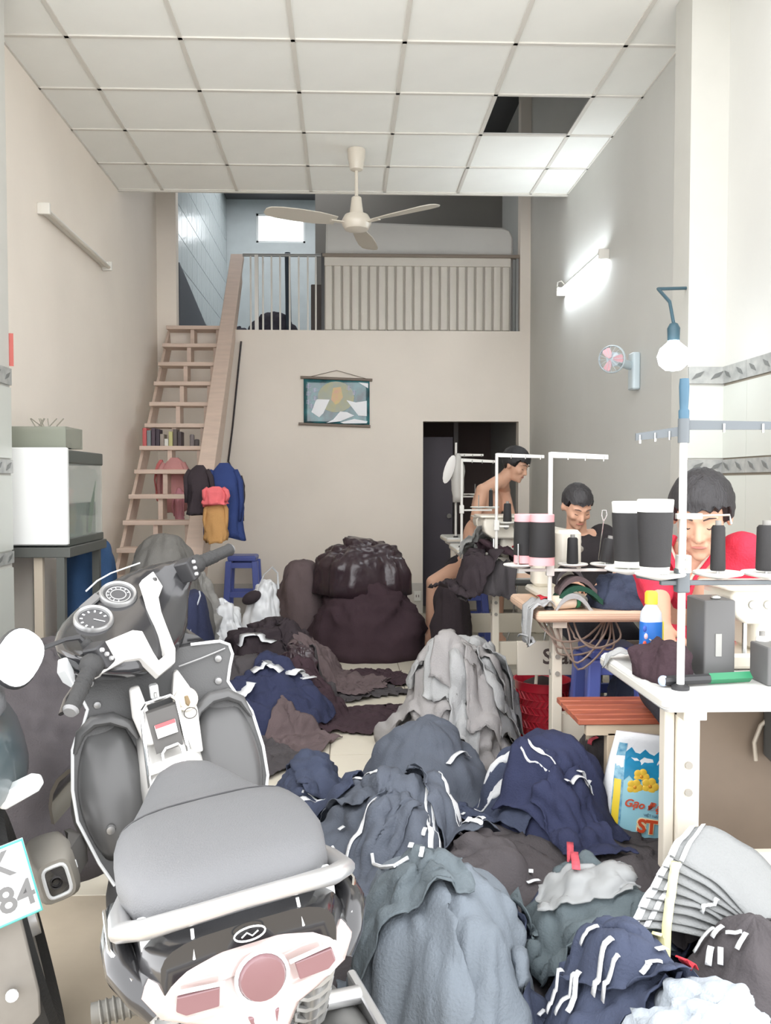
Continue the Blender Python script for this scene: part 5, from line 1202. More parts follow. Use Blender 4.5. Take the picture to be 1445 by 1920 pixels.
# leg shield with pale edge trim
WZ = [(.34, .15), (.44, .20), (.54, .236), (.61, .238), (.70, .226), (.725, .214), (.752, .192), (.785, .178), (.82, .190), (.85, .203), (.875, .199), (.888, .175)]
def yz(z): return 1.17-.36*(.87-z)
B().loft([[(-w_, yz(z), z), (-w_*.5, yz(z)+.012, z), (w_*.5, yz(z)+.012, z), (w_, yz(z), z), (w_, yz(z)+.03, z), (w_*.5, yz(z)+.06, z), (-w_*.5, yz(z)+.06, z), (-w_, yz(z)+.03, z)] for z, w_ in WZ]).build('leg_shield', dgrey, bike, True, angle=50)
for sx in (-1, 1):
    B().tube([(sx*(w_+.002), yz(z)-.002, z) for z, w_ in WZ]+[(sx*.10, yz(.892), .893)], .0042, 6).build('shield_trim', trimw, bike, True)
    # bulging knee recess
    rings = []
    for k in range(13):
        q = k/12; z = .455+(.745-.455)*q; bul = math.sin(math.pi*min(1, max(0, q*.94+.05)))**.55; w_ = .078*(.72+.35*math.sin(math.pi*(q*.8+.12)))*(bul*.5+.5)
        rings.append([(sx*.148+w_*math.copysign(abs(math.cos(A))**.8, math.cos(A)), yz(z)+.012-.062*bul*math.copysign(abs(math.sin(A))**.9, math.sin(A)), z-.02*math.sin(A)) for A in [2*math.pi*j/20 for j in range(20)]])
    pad = B().loft(rings).build('knee_panel', M('satin dark grey plastic', (84, 84, 84), .32), bike, 'all')
    B().lathe([(.012, .004), (.010, -.004), (.004, -.005)], (sx*.165, yz(.52)-.048, .52), 14, 'y').build('screw', M('screw grey', (150, 150, 150), .3, .6), pad, True)
    for xx, zz_ in ((.165, .845), (.155, .79)): B().lathe([(.011, .004), (.009, -.003), (.003, -.004)], (sx*xx, yz(zz_)-.001, zz_), 14, 'y').build('screw', M('screw grey', (150, 150, 150)), bike, True)
    B().tube([(sx*.06, yz(.845)-.004, .845), (sx*.12, yz(.855)-.006, .855), (sx*.188, yz(.868)-.004, .868)], .0022, 5).build('pocket_line', M('seam grey', (150, 150, 150), .4), bike, True)
    B().tube([(sx*.070, yz(.71)-.028, .70), (sx*.085, yz(.74)-.026, .735), (sx*.125, yz(.765)-.020, .757), (sx*.17, yz(.765)-.016, .757), (sx*.205, yz(.74)-.010, .733), (sx*.224, yz(.69)-.004, .69)], [.006, .015, .02, .02, .015, .006], 10, flat=.8).build('pad_brow', M('satin dark grey plastic', (84, 84, 84)), bike, True)
# front cowl, forks, front wheel
B().loft([sup(.06, .93, .62, 1.30, e=.6), sup(.15, .95, .50, 1.25, e=.6), sup(.19, .93, .45, 1.21, e=.6)]).build('front_cowl', blackg, bike, True)
wheel(H, 1.56, .275, bike, 'front_wheel', .042)
for sx in (-1, 1): H().tube([(sx*.075, 1.56, .275), (sx*.075, 1.36, .66), (sx*.05, 1.26, .86)], .020, 10).build('fork_leg', silver, bike, True)
H().loft([[(x, 1.56+(.325-.012*q)*math.cos(A), .275+(.325-.012*q)*math.sin(A)) for x, q in ((-.06, 0), (.06, 0), (.06, 1), (-.06, 1))] for A in [R(20+13*k) for k in range(12)]]).build('front_mudguard', blackg, bike, True)
# ignition, hook, rack, labels
def disk(mbf, c, r_, d_, n, name, mat, par, nrm=(0, -.94, .34)):
    q = Vector(nrm).normalized().to_track_quat('Z', 'Y').to_matrix().to_4x4(); m_ = MB((HM if mbf is H else SM) @ Matrix.Translation(c) @ q)
    return m_.lathe([(r_, -d_), (r_, d_*.6), (r_*.92, d_), (r_*.02, d_)], n=n).build(name, mat, par, True)
B().loft([[(.04, 1.115, .84), (.052, 1.115, .845), (.052, 1.14, .845), (.04, 1.14, .84)], [(.028, 1.085, .79), (.075, 1.085, .80), (.075, 1.13, .80), (.028, 1.13, .79)], [(.03, 1.075, .74), (.085, 1.075, .745), (.085, 1.12, .745), (.03, 1.12, .74)], [(.055, 1.05, .64), (.082, 1.05, .64), (.082, 1.1, .64), (.055, 1.1, .64)]]).build('ignition_housing', wgl, bike, True, bevel=.004)
ig = disk(B, (.058, 1.078, .775), .031, .014, 28, 'ignition_barrel', M('cream white plastic', (232, 226, 212), .35), bike)
disk(B, (.058, 1.064, .780), .022, .003, 24, 'key_plate', M('ivory plate', (222, 214, 196), .4), ig)
B().prism([(.053, 1.058, .79), (.062, 1.058, .79), (.066, 1.056, .772), (.06, 1.055, .762), (.054, 1.056, .77)], (0, -.014, .004)).build('key', M('brass key', (130, 112, 84), .4, .5), ig, bevel=.002)
B().tube([(.062+.016*math.cos(q*math.pi/8), 1.043, .748+.014*math.sin(q*math.pi/8)) for q in range(16)], .0013, 5, close=True).build('key_ring', M('dark wire', (90, 86, 80), .4, .6), ig, True)
B().loft([[(-.075, 1.10, .825), (-.05, 1.095, .83), (-.05, 1.12, .83), (-.075, 1.12, .825)], [(-.078, 1.065, .76), (-.035, 1.06, .76), (-.035, 1.11, .76), (-.078, 1.11, .76)], [(-.06, 1.035, .69), (-.03, 1.03, .69), (-.03, 1.08, .69), (-.06, 1.08, .69)]]).build('side_flare', wgl, bike, True, bevel=.006)
B().rbox((-.026, 1.085, .79), (-.004, 1.115, .825), .006).build('hook', trimw, bike, True)
B().tube([(-.015, 1.082, .805), (-.015, 1.066, .80), (-.015, 1.064, .812)], .004, 6).build('hook_pin', silver, bike, True)
lab = B().prism([(-.045, 1.055, .765), (.03, 1.055, .775), (.032, 1.02, .68), (-.035, 1.02, .67)], (0, .012, .004)).build('label_panel', M('dark label panel', (84, 82, 80), .5), bike)
B().prism([(-.03, 1.0405, .735), (.022, 1.0405, .742), (.024, 1.0275, .712), (-.026, 1.0275, .705)], (0, -.003, .001)).build('sticker', M('white sticker', (240, 238, 236), .4), lab)
B().prism([(-.029, 1.0385, .7365), (.021, 1.0385, .7435), (.022, 1.0345, .735), (-.028, 1.0345, .728)], (0, -.003, .001)).build('sticker_band', M('red sticker band', (214, 84, 88), .4), lab)
B().tube([(-.062, .985, .60), (-.058, 1.03, .70), (-.054, 1.055, .775), (-.04, 1.060, .79), (.02, 1.060, .798), (.034, 1.056, .785), (.040, 1.03, .70), (.046, .985, .60)], .0055, 8).build('rack_frame', chrome, bike, True)
B().tube([(-.024, .97, .60), (-.022, 1.0, .675), (-.012, 1.004, .685), (.018, 1.004, .69), (.026, 1.0, .68), (.03, .97, .60)], .0042, 8).build('rack_loop', chrome, bike, True)
B().prism([(-.06, 1.0, .655), (.05, 1.0, .67), (.05, .995, .645), (-.06, .995, .63)], (0, -.006, 0)).build('rack_plate', wgl, bike, bevel=.002)
# handlebar cover in the turned steering frame
def hsec(x, pts): return [(x, y, z) for y, z in pts]
s0 = [(1.20, 1.012), (1.255, 1.045), (1.30, 1.082), (1.325, 1.07), (1.335, 1.0), (1.30, .90), (1.22, .86), (1.15, .855), (1.105, .868), (1.125, .93), (1.16, .985)]
s1_ = [(1.195, 1.015), (1.25, 1.045), (1.295, 1.078), (1.315, 1.06), (1.32, 1.0), (1.28, .93), (1.21, .90), (1.155, .90), (1.13, .92), (1.145, .96), (1.17, 1.0)]
s2 = [(1.18, 1.03), (1.215, 1.05), (1.245, 1.06), (1.262, 1.045), (1.265, 1.01), (1.24, .975), (1.2, .962), (1.165, .965), (1.15, .98), (1.152, .998), (1.163, 1.016)]
s3 = [(1.125+.028*math.cos(R(100-33*k)), 1.012+.028*math.sin(R(100-33*k))) for k in range(11)]
cov = H().loft([hsec(-.245, s3), hsec(-.215, s2), hsec(-.14, s1_), hsec(-.07, s0), hsec(.07, s0), hsec(.14, s1_), hsec(.215, s2), hsec(.245, s3)]).build('handlebar_cover', blackg, bike, 'all', sub=1)
def rp_(z): return 1.16+.588*(z-1.0)
band = [(-.225, 1.01), (-.177, 1.027), (-.054, .992), (-.036, .975), (-.066, .925), (-.075, .905), (-.045, .902), (-.005, .945), (.027, .987), (.071, 1.031), (.097, 1.06), (.149, 1.057), (.129, 1.015), (.088, 1.003), (.055, .975), (.03, .945), (-.01, .895), (-.045, .875), (-.11, .882), (-.104, .937), (-.14, .957), (-.225, .975)]
H().prism([(x, rp_(z)-.004, z) for x, z in band], (0, .02, -.012)).build('white_band', wgl, cov, bevel=.003)
H().lathe([(.006, .004), (.005, -.003), (.002, -.004)], (.128, rp_(1.04)-.005, 1.04), 10, 'y').build('screw', M('screw dark', (70, 70, 70), .4), cov, True)
H().tube([(.02, 1.312, 1.094), (.07, 1.312, 1.096), (.12, 1.305, 1.09), (.2, 1.27, 1.07)], .0022, 6).build('visor_edge', trimw, cov, True)
GN = Vector((0, -.6, .8)); gq = GN.to_track_quat('Z', 'Y').to_matrix().to_4x4()
for gi, (gx_, gy_, gz_) in enumerate(((-.064, 1.245, 1.046), (.054, 1.250, 1.050))):
    gm = Matrix.Translation((gx_, gy_, gz_)) @ gq
    gb = MB(HM @ gm).lathe([(.050, -.012), (.050, .004), (.046, .010), (.040, .007), (.038, .001), (.040, -.004)], n=36, cap=False).build('gauge_bezel', M('brushed bezel', (160, 160, 160), .3, .6), bike, True)
    MB(HM @ gm).lathe([(.040, -.01), (.040, .0), (.002, .0)], n=30).build('gauge_face', M('gauge face', (74, 74, 76), .35), gb, True)
    if gi == 0:
        for k in range(9):
            A = R(-30+30*k); c, s_ = math.cos(A), math.sin(A)
            MB(HM @ gm).prism([(c*.027-s_*.0022, s_*.027+c*.0022, .0006), (c*.027+s_*.0022, s_*.027-c*.0022, .0006), (c*.034+s_*.0022, s_*.034-c*.0022, .0006), (c*.034-s_*.0022, s_*.034+c*.0022, .0006)], (0, 0, .0008)).build('tick', trimw, gb)
        MB(HM @ gm).prism([(-.001, 0, .0015), (.001, 0, .0015), (.009, -.028, .0015), (.007, -.0285, .0015)], (0, 0, .001)).build('needle', trimw, gb)
    else:
        for rr in (.031, .020): MB(HM @ gm).tube([(rr*math.cos(q*math.pi/14), rr*math.sin(q*math.pi/14), .001) for q in range(28)], .0014, 5, close=True).build('dial_ring', M('dial grey', (176, 176, 174), .4), gb, True)
        for k in range(10):
            A = R(-36+28*k); c, s_ = math.cos(A), math.sin(A)
            MB(HM @ gm).prism([(c*.024-s_*.0012, s_*.024+c*.0012, .0006), (c*.024+s_*.0012, s_*.024-c*.0012, .0006), (c*.029+s_*.0012, s_*.029-c*.0012, .0006), (c*.029-s_*.0012, s_*.029+c*.0012, .0006)], (0, 0, .0008)).build('tick', trimw, gb)
MB(HM @ Matrix.Translation((-.01, 1.283, 1.072)) @ gq).loft([[(-.03, -.012, 0), (.03, -.012, 0), (.036, .012, 0), (-.036, .012, 0)], [(-.027, -.010, .006), (.027, -.010, .006), (.032, .010, .006), (-.032, .010, .006)]]).build('indicator_panel', M('smoked panel', (104, 104, 104), .2), cov)
for sx in (-1, 1):
    g0, g1 = Vector((sx*.225, 1.13, 1.015)), Vector((sx*.372, 1.098, .982))
    gr = H().tube([g0, g0.lerp(g1, .06), g0.lerp(g1, .2), g0.lerp(g1, .25), g0.lerp(g1, .95), g1], [.024, .028, .026, .0185, .0175, .019], 16).build('grip', rubber, bike, True)
    for k in range(4): H().tube([(g0.lerp(g1, .32+.08*k)+Vector((0, .0185*math.cos(q*math.pi/6), .0185*math.sin(q*math.pi/6)))) for q in range(12)], .0022, 4, close=True).build('grip_ridge', rubber, gr)
    H().cyl(g1, g1+(g1-g0).normalized()*.008, .0185, .014).build('bar_end', M('grey bar end', (130, 130, 130), .4), gr, True)
    H().tube([(sx*.20, 1.16, 1.0), (sx*.24, 1.18, .985), (sx*.31, 1.175, .975), (sx*.355, 1.155, .965)], [.009, .007, .006, .008], 8, flat=.6).build('brake_lever', blackg if sx < 0 else silver, bike, True)
    H().rbox((sx*.205-.02, 1.105, .985), (sx*.205+.02, 1.155, 1.045), .008).build('switch_block', blackp, bike, True)
    for q, cz in enumerate((1.0, 1.016, 1.032)): H().lathe([(.006, .003), (.005, -.004), (.002, -.005)], (sx*(.2+.006*q), 1.103, cz), 10, 'y').build('switch_button', M('switch grey', (170, 170, 170), .4), bike, True)
    H().loft([[(sx*.225, 1.20, 1.04), (sx*.215, 1.25, 1.03), (sx*.215, 1.25, 1.02), (sx*.23, 1.20, 1.0)], [(sx*.25, 1.20, 1.02), (sx*.245, 1.24, 1.01), (sx*.245, 1.24, .98), (sx*.262, 1.19, .96)]]).build('front_indicator', trimw, bike, True, bevel=.003)
H().tube([(-.185, 1.17, 1.035), (-.19, 1.175, 1.065), (-.215, 1.19, 1.078), (-.275, 1.205, 1.095)], [.010, .008, .0055, .0055], 8).build('mirror_stem', blackp, bike, True)
H().lathe([(.014, 0), (.014, .02), (.009, .03)], (-.185, 1.17, 1.025), 12).build('mirror_boot', rubber, bike, True)
mm = HM @ Matrix.Translation((-.338, 1.205, 1.115)) @ Matrix.Rotation(R(-18), 4, 'Y') @ Matrix.Rotation(R(-14), 4, 'X')
def mr(sx_, sz_, y): return [(sx_*math.copysign(abs(math.cos(A))**.8, math.cos(A)), y, sz_*math.copysign(abs(math.sin(A))**.8, math.sin(A))) for A in [2*math.pi*j/28 for j in range(28)]]
ms = MB(mm).loft([mr(.070, .052, -.004), mr(.073, .055, .004), mr(.060, .044, .022), mr(.025, .02, .03)]).build('mirror_shell', blackp, bike, True)
MB(mm).loft([mr(.0685, .0505, -.0055), mr(.064, .047, -.0052), mr(.03, .02, -.0050)]).build('mirror_glass', M('mirror glass', (236, 238, 236), .04, 1.0), ms, True)

# ---------------- second motorbike, only its rear quarter is in the picture ----------------
b2 = empty('motorbike', (-.50, 1.484, 0), 'motorbike at the left picture edge showing its number plate and exhaust', 'motorbike', rot=(0, R(-14), R(24)))
def B2(): return MB()
wheel(B2, .52, .285, b2, 'rear_wheel', .055)
plate_m = Matrix.Translation((0, .145, .55)) @ Matrix.Rotation(R(-12), 4, 'X')
pl_ = MB(plate_m).rbox((-.095, -.003, -.07), (.095, .003, .07), .001).build('number_plate', M('white plate', (238, 242, 242), .35), b2)
MB(plate_m).tube([(-.093, -.004, -.068), (.093, -.004, -.068), (.093, -.004, .068), (-.093, -.004, .068)], .003, 5, close=True).build('plate_frame', M('teal plate edge', (92, 196, 188), .3), pl_)
plm = M('faded plate lettering', (112, 112, 112), .5)
link('lettering', text_mesh('K', .066, plate_m @ Matrix.Translation((.045, -.0036, .034)) @ Matrix.Rotation(R(90), 4, 'X'), bold=.0012), plm, pl_)
link('lettering', text_mesh('84', .066, plate_m @ Matrix.Translation((.058, -.0036, -.030)) @ Matrix.Rotation(R(90), 4, 'X'), bold=.0012), plm, pl_)
MB().loft([[(x, y, z) for x, y, z in ((-w_, y_, z_), (w_, y_, z_), (w_, y_+.02, z_), (-w_, y_+.02, z_))] for w_, y_, z_ in ((.05, .16, .62), (.055, .165, .50), (.05, .17, .40), (.045, .18, .30), (.035, .19, .25), (.015, .195, .235))]).build('mud_flap', M('dusty grey plastic', (150, 146, 140), .7, var=.3), b2, True, bevel=.004)
MB().cyl((0, .158, .33), (0, .163, .33), .012, n=12).build('flap_reflector', trimw, b2, True)
def sq(w_, h_, y, x, z, n=20, e=.5): return [(x+w_*math.copysign(abs(math.cos(A))**e, math.cos(A)), y, z+h_*math.copysign(abs(math.sin(A))**e, math.sin(A))) for A in [2*math.pi*j/n for j in range(n)]]
XM = Matrix.Translation((.125, .42, .40)) @ Matrix.Scale(.7, 4) @ Matrix.Translation((-.36, -.36, -.405))
ex = MB(XM).loft([sq(.050, .066, .33, .36, .405), sq(.066, .082, .36, .36, .405), sq(.072, .088, .45, .36, .40), sq(.066, .078, .62, .35, .37), sq(.045, .05, .80, .33, .33), sq(.02, .02, .95, .28, .28)]).build('muffler', M('dusty grey muffler', (148, 144, 136), .5, .2), b2, True)
MB(XM).tube(sq(.036, .050, .328, .36, .405, 20, .45), .006, 6, close=True).build('muffler_rim', trimw, ex, True)
MB(XM).loft([sq(.033, .046, .335, .36, .405), sq(.033, .046, .330, .36, .405)]).build('muffler_mouth', M('dark muffler mouth', (78, 76, 76), .7), ex, True)
MB(XM).lathe([(.018, -.012), (.018, .01), (.012, .01), (.012, -.008)], (.357, .325, .405), 16, 'y', cap=False).build('muffler_pipe', M('dark muffler mouth', (78, 76, 76)), ex, True)
MB(XM).loft([[(.425, .40, .46), (.43, .40, .42), (.425, .40, .36), (.41, .40, .36), (.41, .40, .46)], [(.465, .50, .45), (.475, .50, .41), (.465, .50, .35), (.43, .50, .34), (.43, .50, .47)], [(.44, .66, .42), (.45, .66, .39), (.44, .66, .34), (.42, .66, .34), (.42, .66, .42)]]).build('heat_shield', M('dark heat shield', (94, 92, 90), .5), ex, True)
MB(XM).rbox((.415, .372, .40), (.43, .385, .425), .003).build('shield_bolt', trimw, ex)
for sx in (-1, 1):
    im = Matrix.Translation((sx*.112, .244, .68)) @ Matrix.Rotation(R(sx*-8), 4, 'Y')
    i_ = MB(im).loft([[(x_, y_, z_) for x_, y_, z_ in ((sx*a_, -b_, -c_), (sx*a_, -b_, c_), (sx*a_, b_, c_), (sx*a_, b_, -c_))] for a_, b_, c_ in ((-.045, .016, .013), (-.035, .022, .017), (.03, .02, .015), (.045, .012, .007))]).build('turn_signal', M('pale signal lens', (226, 230, 230), .2, coat=.5), b2, True, bevel=.004)
    MB(im).cyl((-sx*.055, 0, 0), (-sx*.11, .02, 0), .010, n=10).build('signal_stalk', blackp, i_, True)
MB().loft([sup(.06, .80, .68, .14, xo=0), sup(.10, .82, .66, .22, xo=0), sup(.13, .80, .58, .45, xo=0), sup(.14, .78, .50, .75, xo=0), sup(.12, .76, .45, 1.0, xo=0)]).build('tail_cowl', M('dark teal bodywork', (70, 84, 88), .3, coat=.4), b2, True)
MB().loft([sup(.09, .85, .79, .30, xo=0), sup(.13, .87, .78, .42, xo=0), sup(.13, .85, .77, .65, xo=0), sup(.11, .83, .76, .9, xo=0), sup(.06, .82, .77, 1.05, xo=0)]).build('seat', seatm, b2, 'all')
# ---------------- people ----------------
skin = M('warm skin', (214, 168, 142), .5, var=.06, vscale=5, spec=.4); hairm = M('black hair', (44, 42, 44), .55, bump=.5, bscale=140, stretch=(1, 1, .25))
browm = M('eyebrow', (66, 52, 48), .7); lipm = M('lips', (186, 120, 108), .5); lash = M('lash line', (58, 44, 42), .6)
def cap(mb, a, b, r0, r1, n=14):
    a, b = Vector(a), Vector(b); d = b-a; L_ = d.length; q = d.normalized().to_track_quat('Z', 'Y').to_matrix().to_4x4(); q.translation = a
    rings = []
    for k in range(5): t = R(90-18*k); rings.append((r0*math.cos(t)+1e-4, -r0*math.sin(t)))
    rings.append((r0, 0)); rings.append((r1, L_))
    for k in range(1, 6): t = R(18*k); rings.append((r1*math.cos(t)+1e-4, L_+r1*math.sin(t)))
    old = mb.m; mb.m = (old @ q) if old else q; mb.lathe(rings, n=n); mb.m = old
def fuse(name, mb, mat, parent, vox=.007, it=6, fac=.5):
    """fuse overlapping volumes into one continuous smooth surface"""
    me = mb.mesh(name); o = bpy.data.objects.new(name, me); col.objects.link(o)
    r = o.modifiers.new('remesh', 'REMESH'); r.mode = 'VOXEL'; r.voxel_size = vox; r.use_smooth_shade = True
    s = o.modifiers.new('smooth', 'SMOOTH'); s.factor = fac; s.iterations = it
    dg = bpy.context.evaluated_depsgraph_get(); dg.update()
    me2 = bpy.data.meshes.new_from_object(o.evaluated_get(dg)); bpy.data.objects.remove(o); bpy.data.meshes.remove(me)
    return link(name, me2, mat, parent, 'all')
def add_hand(mb, wrist, direction, palm_n, curl=.5, s=1.0, side=1):
    """palm and five separate bent fingers"""
    d = Vector(direction).normalized(); n_ = Vector(palm_n); n_ = (n_-d*n_.dot(d)).normalized(); sd = d.cross(n_)*side; w_ = Vector(wrist)
    for q in (-.028, -.01, .01, .028): cap(mb, w_+d*.01+sd*q*.7*s, w_+d*.085*s+sd*q*s, .014*s, .012*s, 8)
    for q, l_ in ((-.033, .85), (-.011, 1.0), (.011, 1.05), (.034, .95)):
        p = w_+d*.088*s+sd*q*1.1*s; dd = d.copy(); r_ = .0088*s
        for k, seg in enumerate((.036, .024, .02)):
            dd = (dd*math.cos(curl*(.5+.3*k))+n_*math.sin(curl*(.5+.3*k))).normalized(); p2 = p+dd*seg*l_*s; cap(mb, p, p2, r_, r_*.93, 8); p = p2; r_ *= .93
    p = w_+d*.025*s+sd*.026*s; dd = (d*.6+sd*.75+n_*.25).normalized()
    for seg in (.042, .03, .024):
        p2 = p+dd*seg*s; cap(mb, p, p2, .0115*s, .0098*s, 8); p = p2; dd = (dd*.9+d*.35+n_*.2).normalized()
def head_mtx(c, yaw, pitch, roll=0):
    """head frame: x right, -y towards the face, z up"""
    return Matrix.Translation(c) @ Matrix.Rotation(yaw, 4, 'Z') @ Matrix.Rotation(roll, 4, 'Y') @ Matrix.Rotation(pitch, 4, 'X')
def add_head(mb, hm, s=1.0, fem=False):
    o = mb.m; mb.m = hm @ Matrix.Scale(s, 4)
    mb.ell((0, .012, .035), (.074, .092, .085), 24, 16)                     # cranium
    mb.ell((0, -.028, -.01), (.063, .060, .075), 20, 14)                    # face
    mb.ell((0, -.040, -.068), (.043 if fem else .048, .044, .040), 18, 12)  # jaw
    mb.ell((0, -.078, -.090), (.020, .014, .016), 12, 8)                    # chin
    for sx in (-1, 1):
        mb.ell((sx*.036, -.064, -.020), (.024, .022, .022), 12, 8)          # cheek
        cap(mb, (sx*.012, -.082, .028), (sx*.046, -.066, .030), .010, .009, 8)   # brow ridge
        mb.ell((sx*.029, -.070, .008), (.0145, .012, .010), 12, 8)          # lowered eyelid
        mb.ell((sx*.076, .010, -.005), (.010, .020, .030), 12, 8)           # ear
        mb.ell((sx*.011, -.092, -.030), (.008, .010, .007), 8, 6)           # nostril wing
    cap(mb, (0, -.080, .020), (0, -.103, -.026), .0075, .0115, 10)          # nose
    cap(mb, (-.018, -.083, -.052), (.018, -.083, -.052), .0070, .0070, 8)   # upper lip
    cap(mb, (-.014, -.082, -.062), (.014, -.082, -.062), .0075, .0075, 8)   # lower lip
    mb.m = o
def face_parts(hm, par, s=1.0):
    m_ = hm @ Matrix.Scale(s, 4)
    for sx in (-1, 1):
        MB(m_).tube([(sx*.014, -.0925, .031), (sx*.03, -.0895, .037), (sx*.047, -.0765, .032)], [.003, .0038, .002], 6, flat=.6).build('eyebrow', browm, par, True)
        MB(m_).tube([(sx*.016, -.0805, .004), (sx*.028, -.0825, -.001), (sx*.041, -.0775, .003)], .0018, 5).build('eyelid_line', lash, par, True)
    MB(m_).tube([(-.02, -.0865, -.056), (-.008, -.0915, -.0555), (.008, -.0915, -.0555), (.02, -.0865, -.056)], [.002, .004, .004, .002], 6).build('lips', lipm, par, True)
def hair_cap(hm, par, s=1.0, fringe=.045, side=-.01, back=-.05, bulk=1.12, seed=1, bun=False):
    mb = MB(hm @ Matrix.Scale(s, 4)); n, m_ = 48, 26; vv = []; keep = []
    for i in range(m_+1):
        ph = math.pi*i/m_*.82
        for j in range(n):
            t = 2*math.pi*j/n; x, y, z = math.sin(ph)*math.cos(t), math.sin(ph)*math.sin(t), math.cos(ph)
            k = bulk+.05*noise.noise((x*6+seed, y*6, z*3))+.03*noise.noise((x*16+seed, y*16, z*5))
            P = Vector((.078*x*k, .012+.096*y*k, .035+.088*z*k))
            f = -y      # 1 at the face
            lim = back if f < -.2 else (side if f < .45 else fringe+.028*noise.noise((x*13+seed, 0, 2)))
            if P.z < lim: P.z = lim; P.x *= .985; P.y = .012+(P.y-.012)*.985
            vv.append(P)
    fs = [(i*n+j, i*n+(j+1) % n, (i+1)*n+(j+1) % n, (i+1)*n+j) for i in range(m_) for j in range(n)]
    mb.add(vv, fs)
    if bun: mb.ell((0, .115, .02), (.04, .035, .04), 14, 10)
    return mb.build('hair', hairm, par, 'all')
def person(label, hip, chest, neck, headc, yaw, pitch, sh_w, elbows, wrists, knees, ankles, toes, hands=True, roll=0, s=1.0, fem=False, shirtless=False, vox=.007, hair=None):
    """one continuous seated body; clothing and hair are parts of it"""
    mb = MB(); hip, chest, neck, headc = map(Vector, (hip, chest, neck, headc))
    up_ = (neck-hip).normalized(); lat = Vector((math.cos(yaw), math.sin(yaw), 0)); fwd = Vector((math.sin(yaw), -math.cos(yaw), 0))
    rt3 = Matrix.Rotation(yaw, 4, 'Z')
    mb.ell(hip, (.165, .125, .12), 18, 12, rt3.to_3x3()); mb.ell(hip.lerp(chest, .5), (.135, .10, .16), 18, 12, rt3.to_3x3()); mb.ell(chest, (.16, .112, .17), 18, 12, rt3.to_3x3())
    shs = []
    for k, sx in enumerate((-1, 1)):
        sh_ = chest+up_*.13+lat*sx*sh_w; shs.append(sh_)
        cap(mb, neck-up_*.03, sh_, .055, .055); cap(mb, chest+lat*sx*.08, sh_, .09, .06)
        cap(mb, sh_, elbows[k], .052, .040); cap(mb, elbows[k], wrists[k], .040, .027)
        if hands: add_hand(mb, wrists[k], Vector(wrists[k])-Vector(elbows[k])+Vector((0, 0, -.02)), (0, 0, -1), .55, .98, -sx)
        cap(mb, hip+lat*sx*.085, knees[k], .085, .058); cap(mb, knees[k], ankles[k], .056, .036)
        a_, t_ = Vector(ankles[k]), Vector(toes[k]); cap(mb, a_+Vector((0, 0, -.02))-(t_-a_).normalized()*.03, a_.lerp(t_, .6), .034, .032)
        f_ = (t_-a_).normalized(); sd = Vector((-f_.y, f_.x, 0))
        for q in range(5): p0 = a_.lerp(t_, .55)+sd*(-.03+.015*q); cap(mb, p0, p0+f_*(.10-.008*abs(q-1)), .014, .009, 8)
    cap(mb, neck-up_*.06, headc+(neck-headc)*.35, .056, .050)
    hm = head_mtx(headc, yaw, pitch, roll); add_head(mb, hm, s, fem)
    root = empty('person', (hip.x, hip.y, 0), label, 'person'); root.location = (0, 0, 0)
    fuse('body', mb, skin, root, vox); face_parts(hm, root, s)
    hair_cap(hm, root, s, **(hair or {}))
    return root, hm, shs
# man in red behind the nearest table
hm_c = at(1314, 968, 2.72)
hip = Vector((1.24, 2.98, .56)); nk = Vector((hm_c.x+.03, 2.84, hm_c.z-.13)); ch_ = hip.lerp(nk, .76)+Vector((0, .01, 0))
el = [(1.06, 2.82, .95), (1.50, 2.80, .90)]; wr = [(1.0, 2.62, .85), (1.33, 2.60, .87)]
p1, hmt, shs = person('man in a red jacket bent over the nearest sewing table', hip, ch_, nk, hm_c, R(-28), R(24), .155, el, wr, [(1.10, 2.62, .52), (1.38, 2.60, .52)], [(1.10, 2.66, .09), (1.38, 2.64, .09)], [(1.08, 2.52, .04), (1.40, 2.50, .04)], s=1.13, hair=dict(fringe=.058, side=.0, bulk=1.17, seed=2), vox=.0065)
red_j = cloth('red jacket', (224, 62, 84)); pants = cloth('dark trousers', (58, 58, 66))
def jacket(shs, hip, ch_, nk, el, wr, mat, par, yaw, cuff=.55, open_front=True, name='jacket', infl=.018):
    mb = MB(); up_ = (nk-hip).normalized(); lat = Vector((math.cos(yaw), math.sin(yaw), 0)); fwd = Vector((math.sin(yaw), -math.cos(yaw), 0)); r3 = Matrix.Rotation(yaw, 3, 'Z')
    mb.ell(hip+Vector((0, 0, .03)), (.19, .15, .12), 18, 12, r3); mb.ell(hip.lerp(ch_, .5), (.165, .13, .17), 18, 12, r3); mb.ell(ch_-fwd*(.02 if open_front else 0), (.185, .13 if open_front else .137, .165), 18, 12, r3)
    for k, sx in enumerate((-1, 1)):
        s_ = shs[k]; cap(mb, nk-up_*.055+lat*sx*.05, s_, .050, .070); cap(mb, ch_+lat*sx*.09-fwd*.01, s_, .10, .075)
        e_, w_ = Vector(el[k]), Vector(wr[k]); cap(mb, s_, e_, .070, .056); cap(mb, e_, e_.lerp(w_, cuff), .056, .042)
    S = mb.v[:]; o = fuse(name, mb, mat, par, .010, 5)
    for v in o.data.vertices:
        d = noise.noise_vector(v.co*11)*.008+noise.noise_vector(v.co*26)*.004; v.co += d
    return o
jk = jacket(shs, hip, ch_, nk, el, wr, red_j, p1, R(-28), cuff=.25)
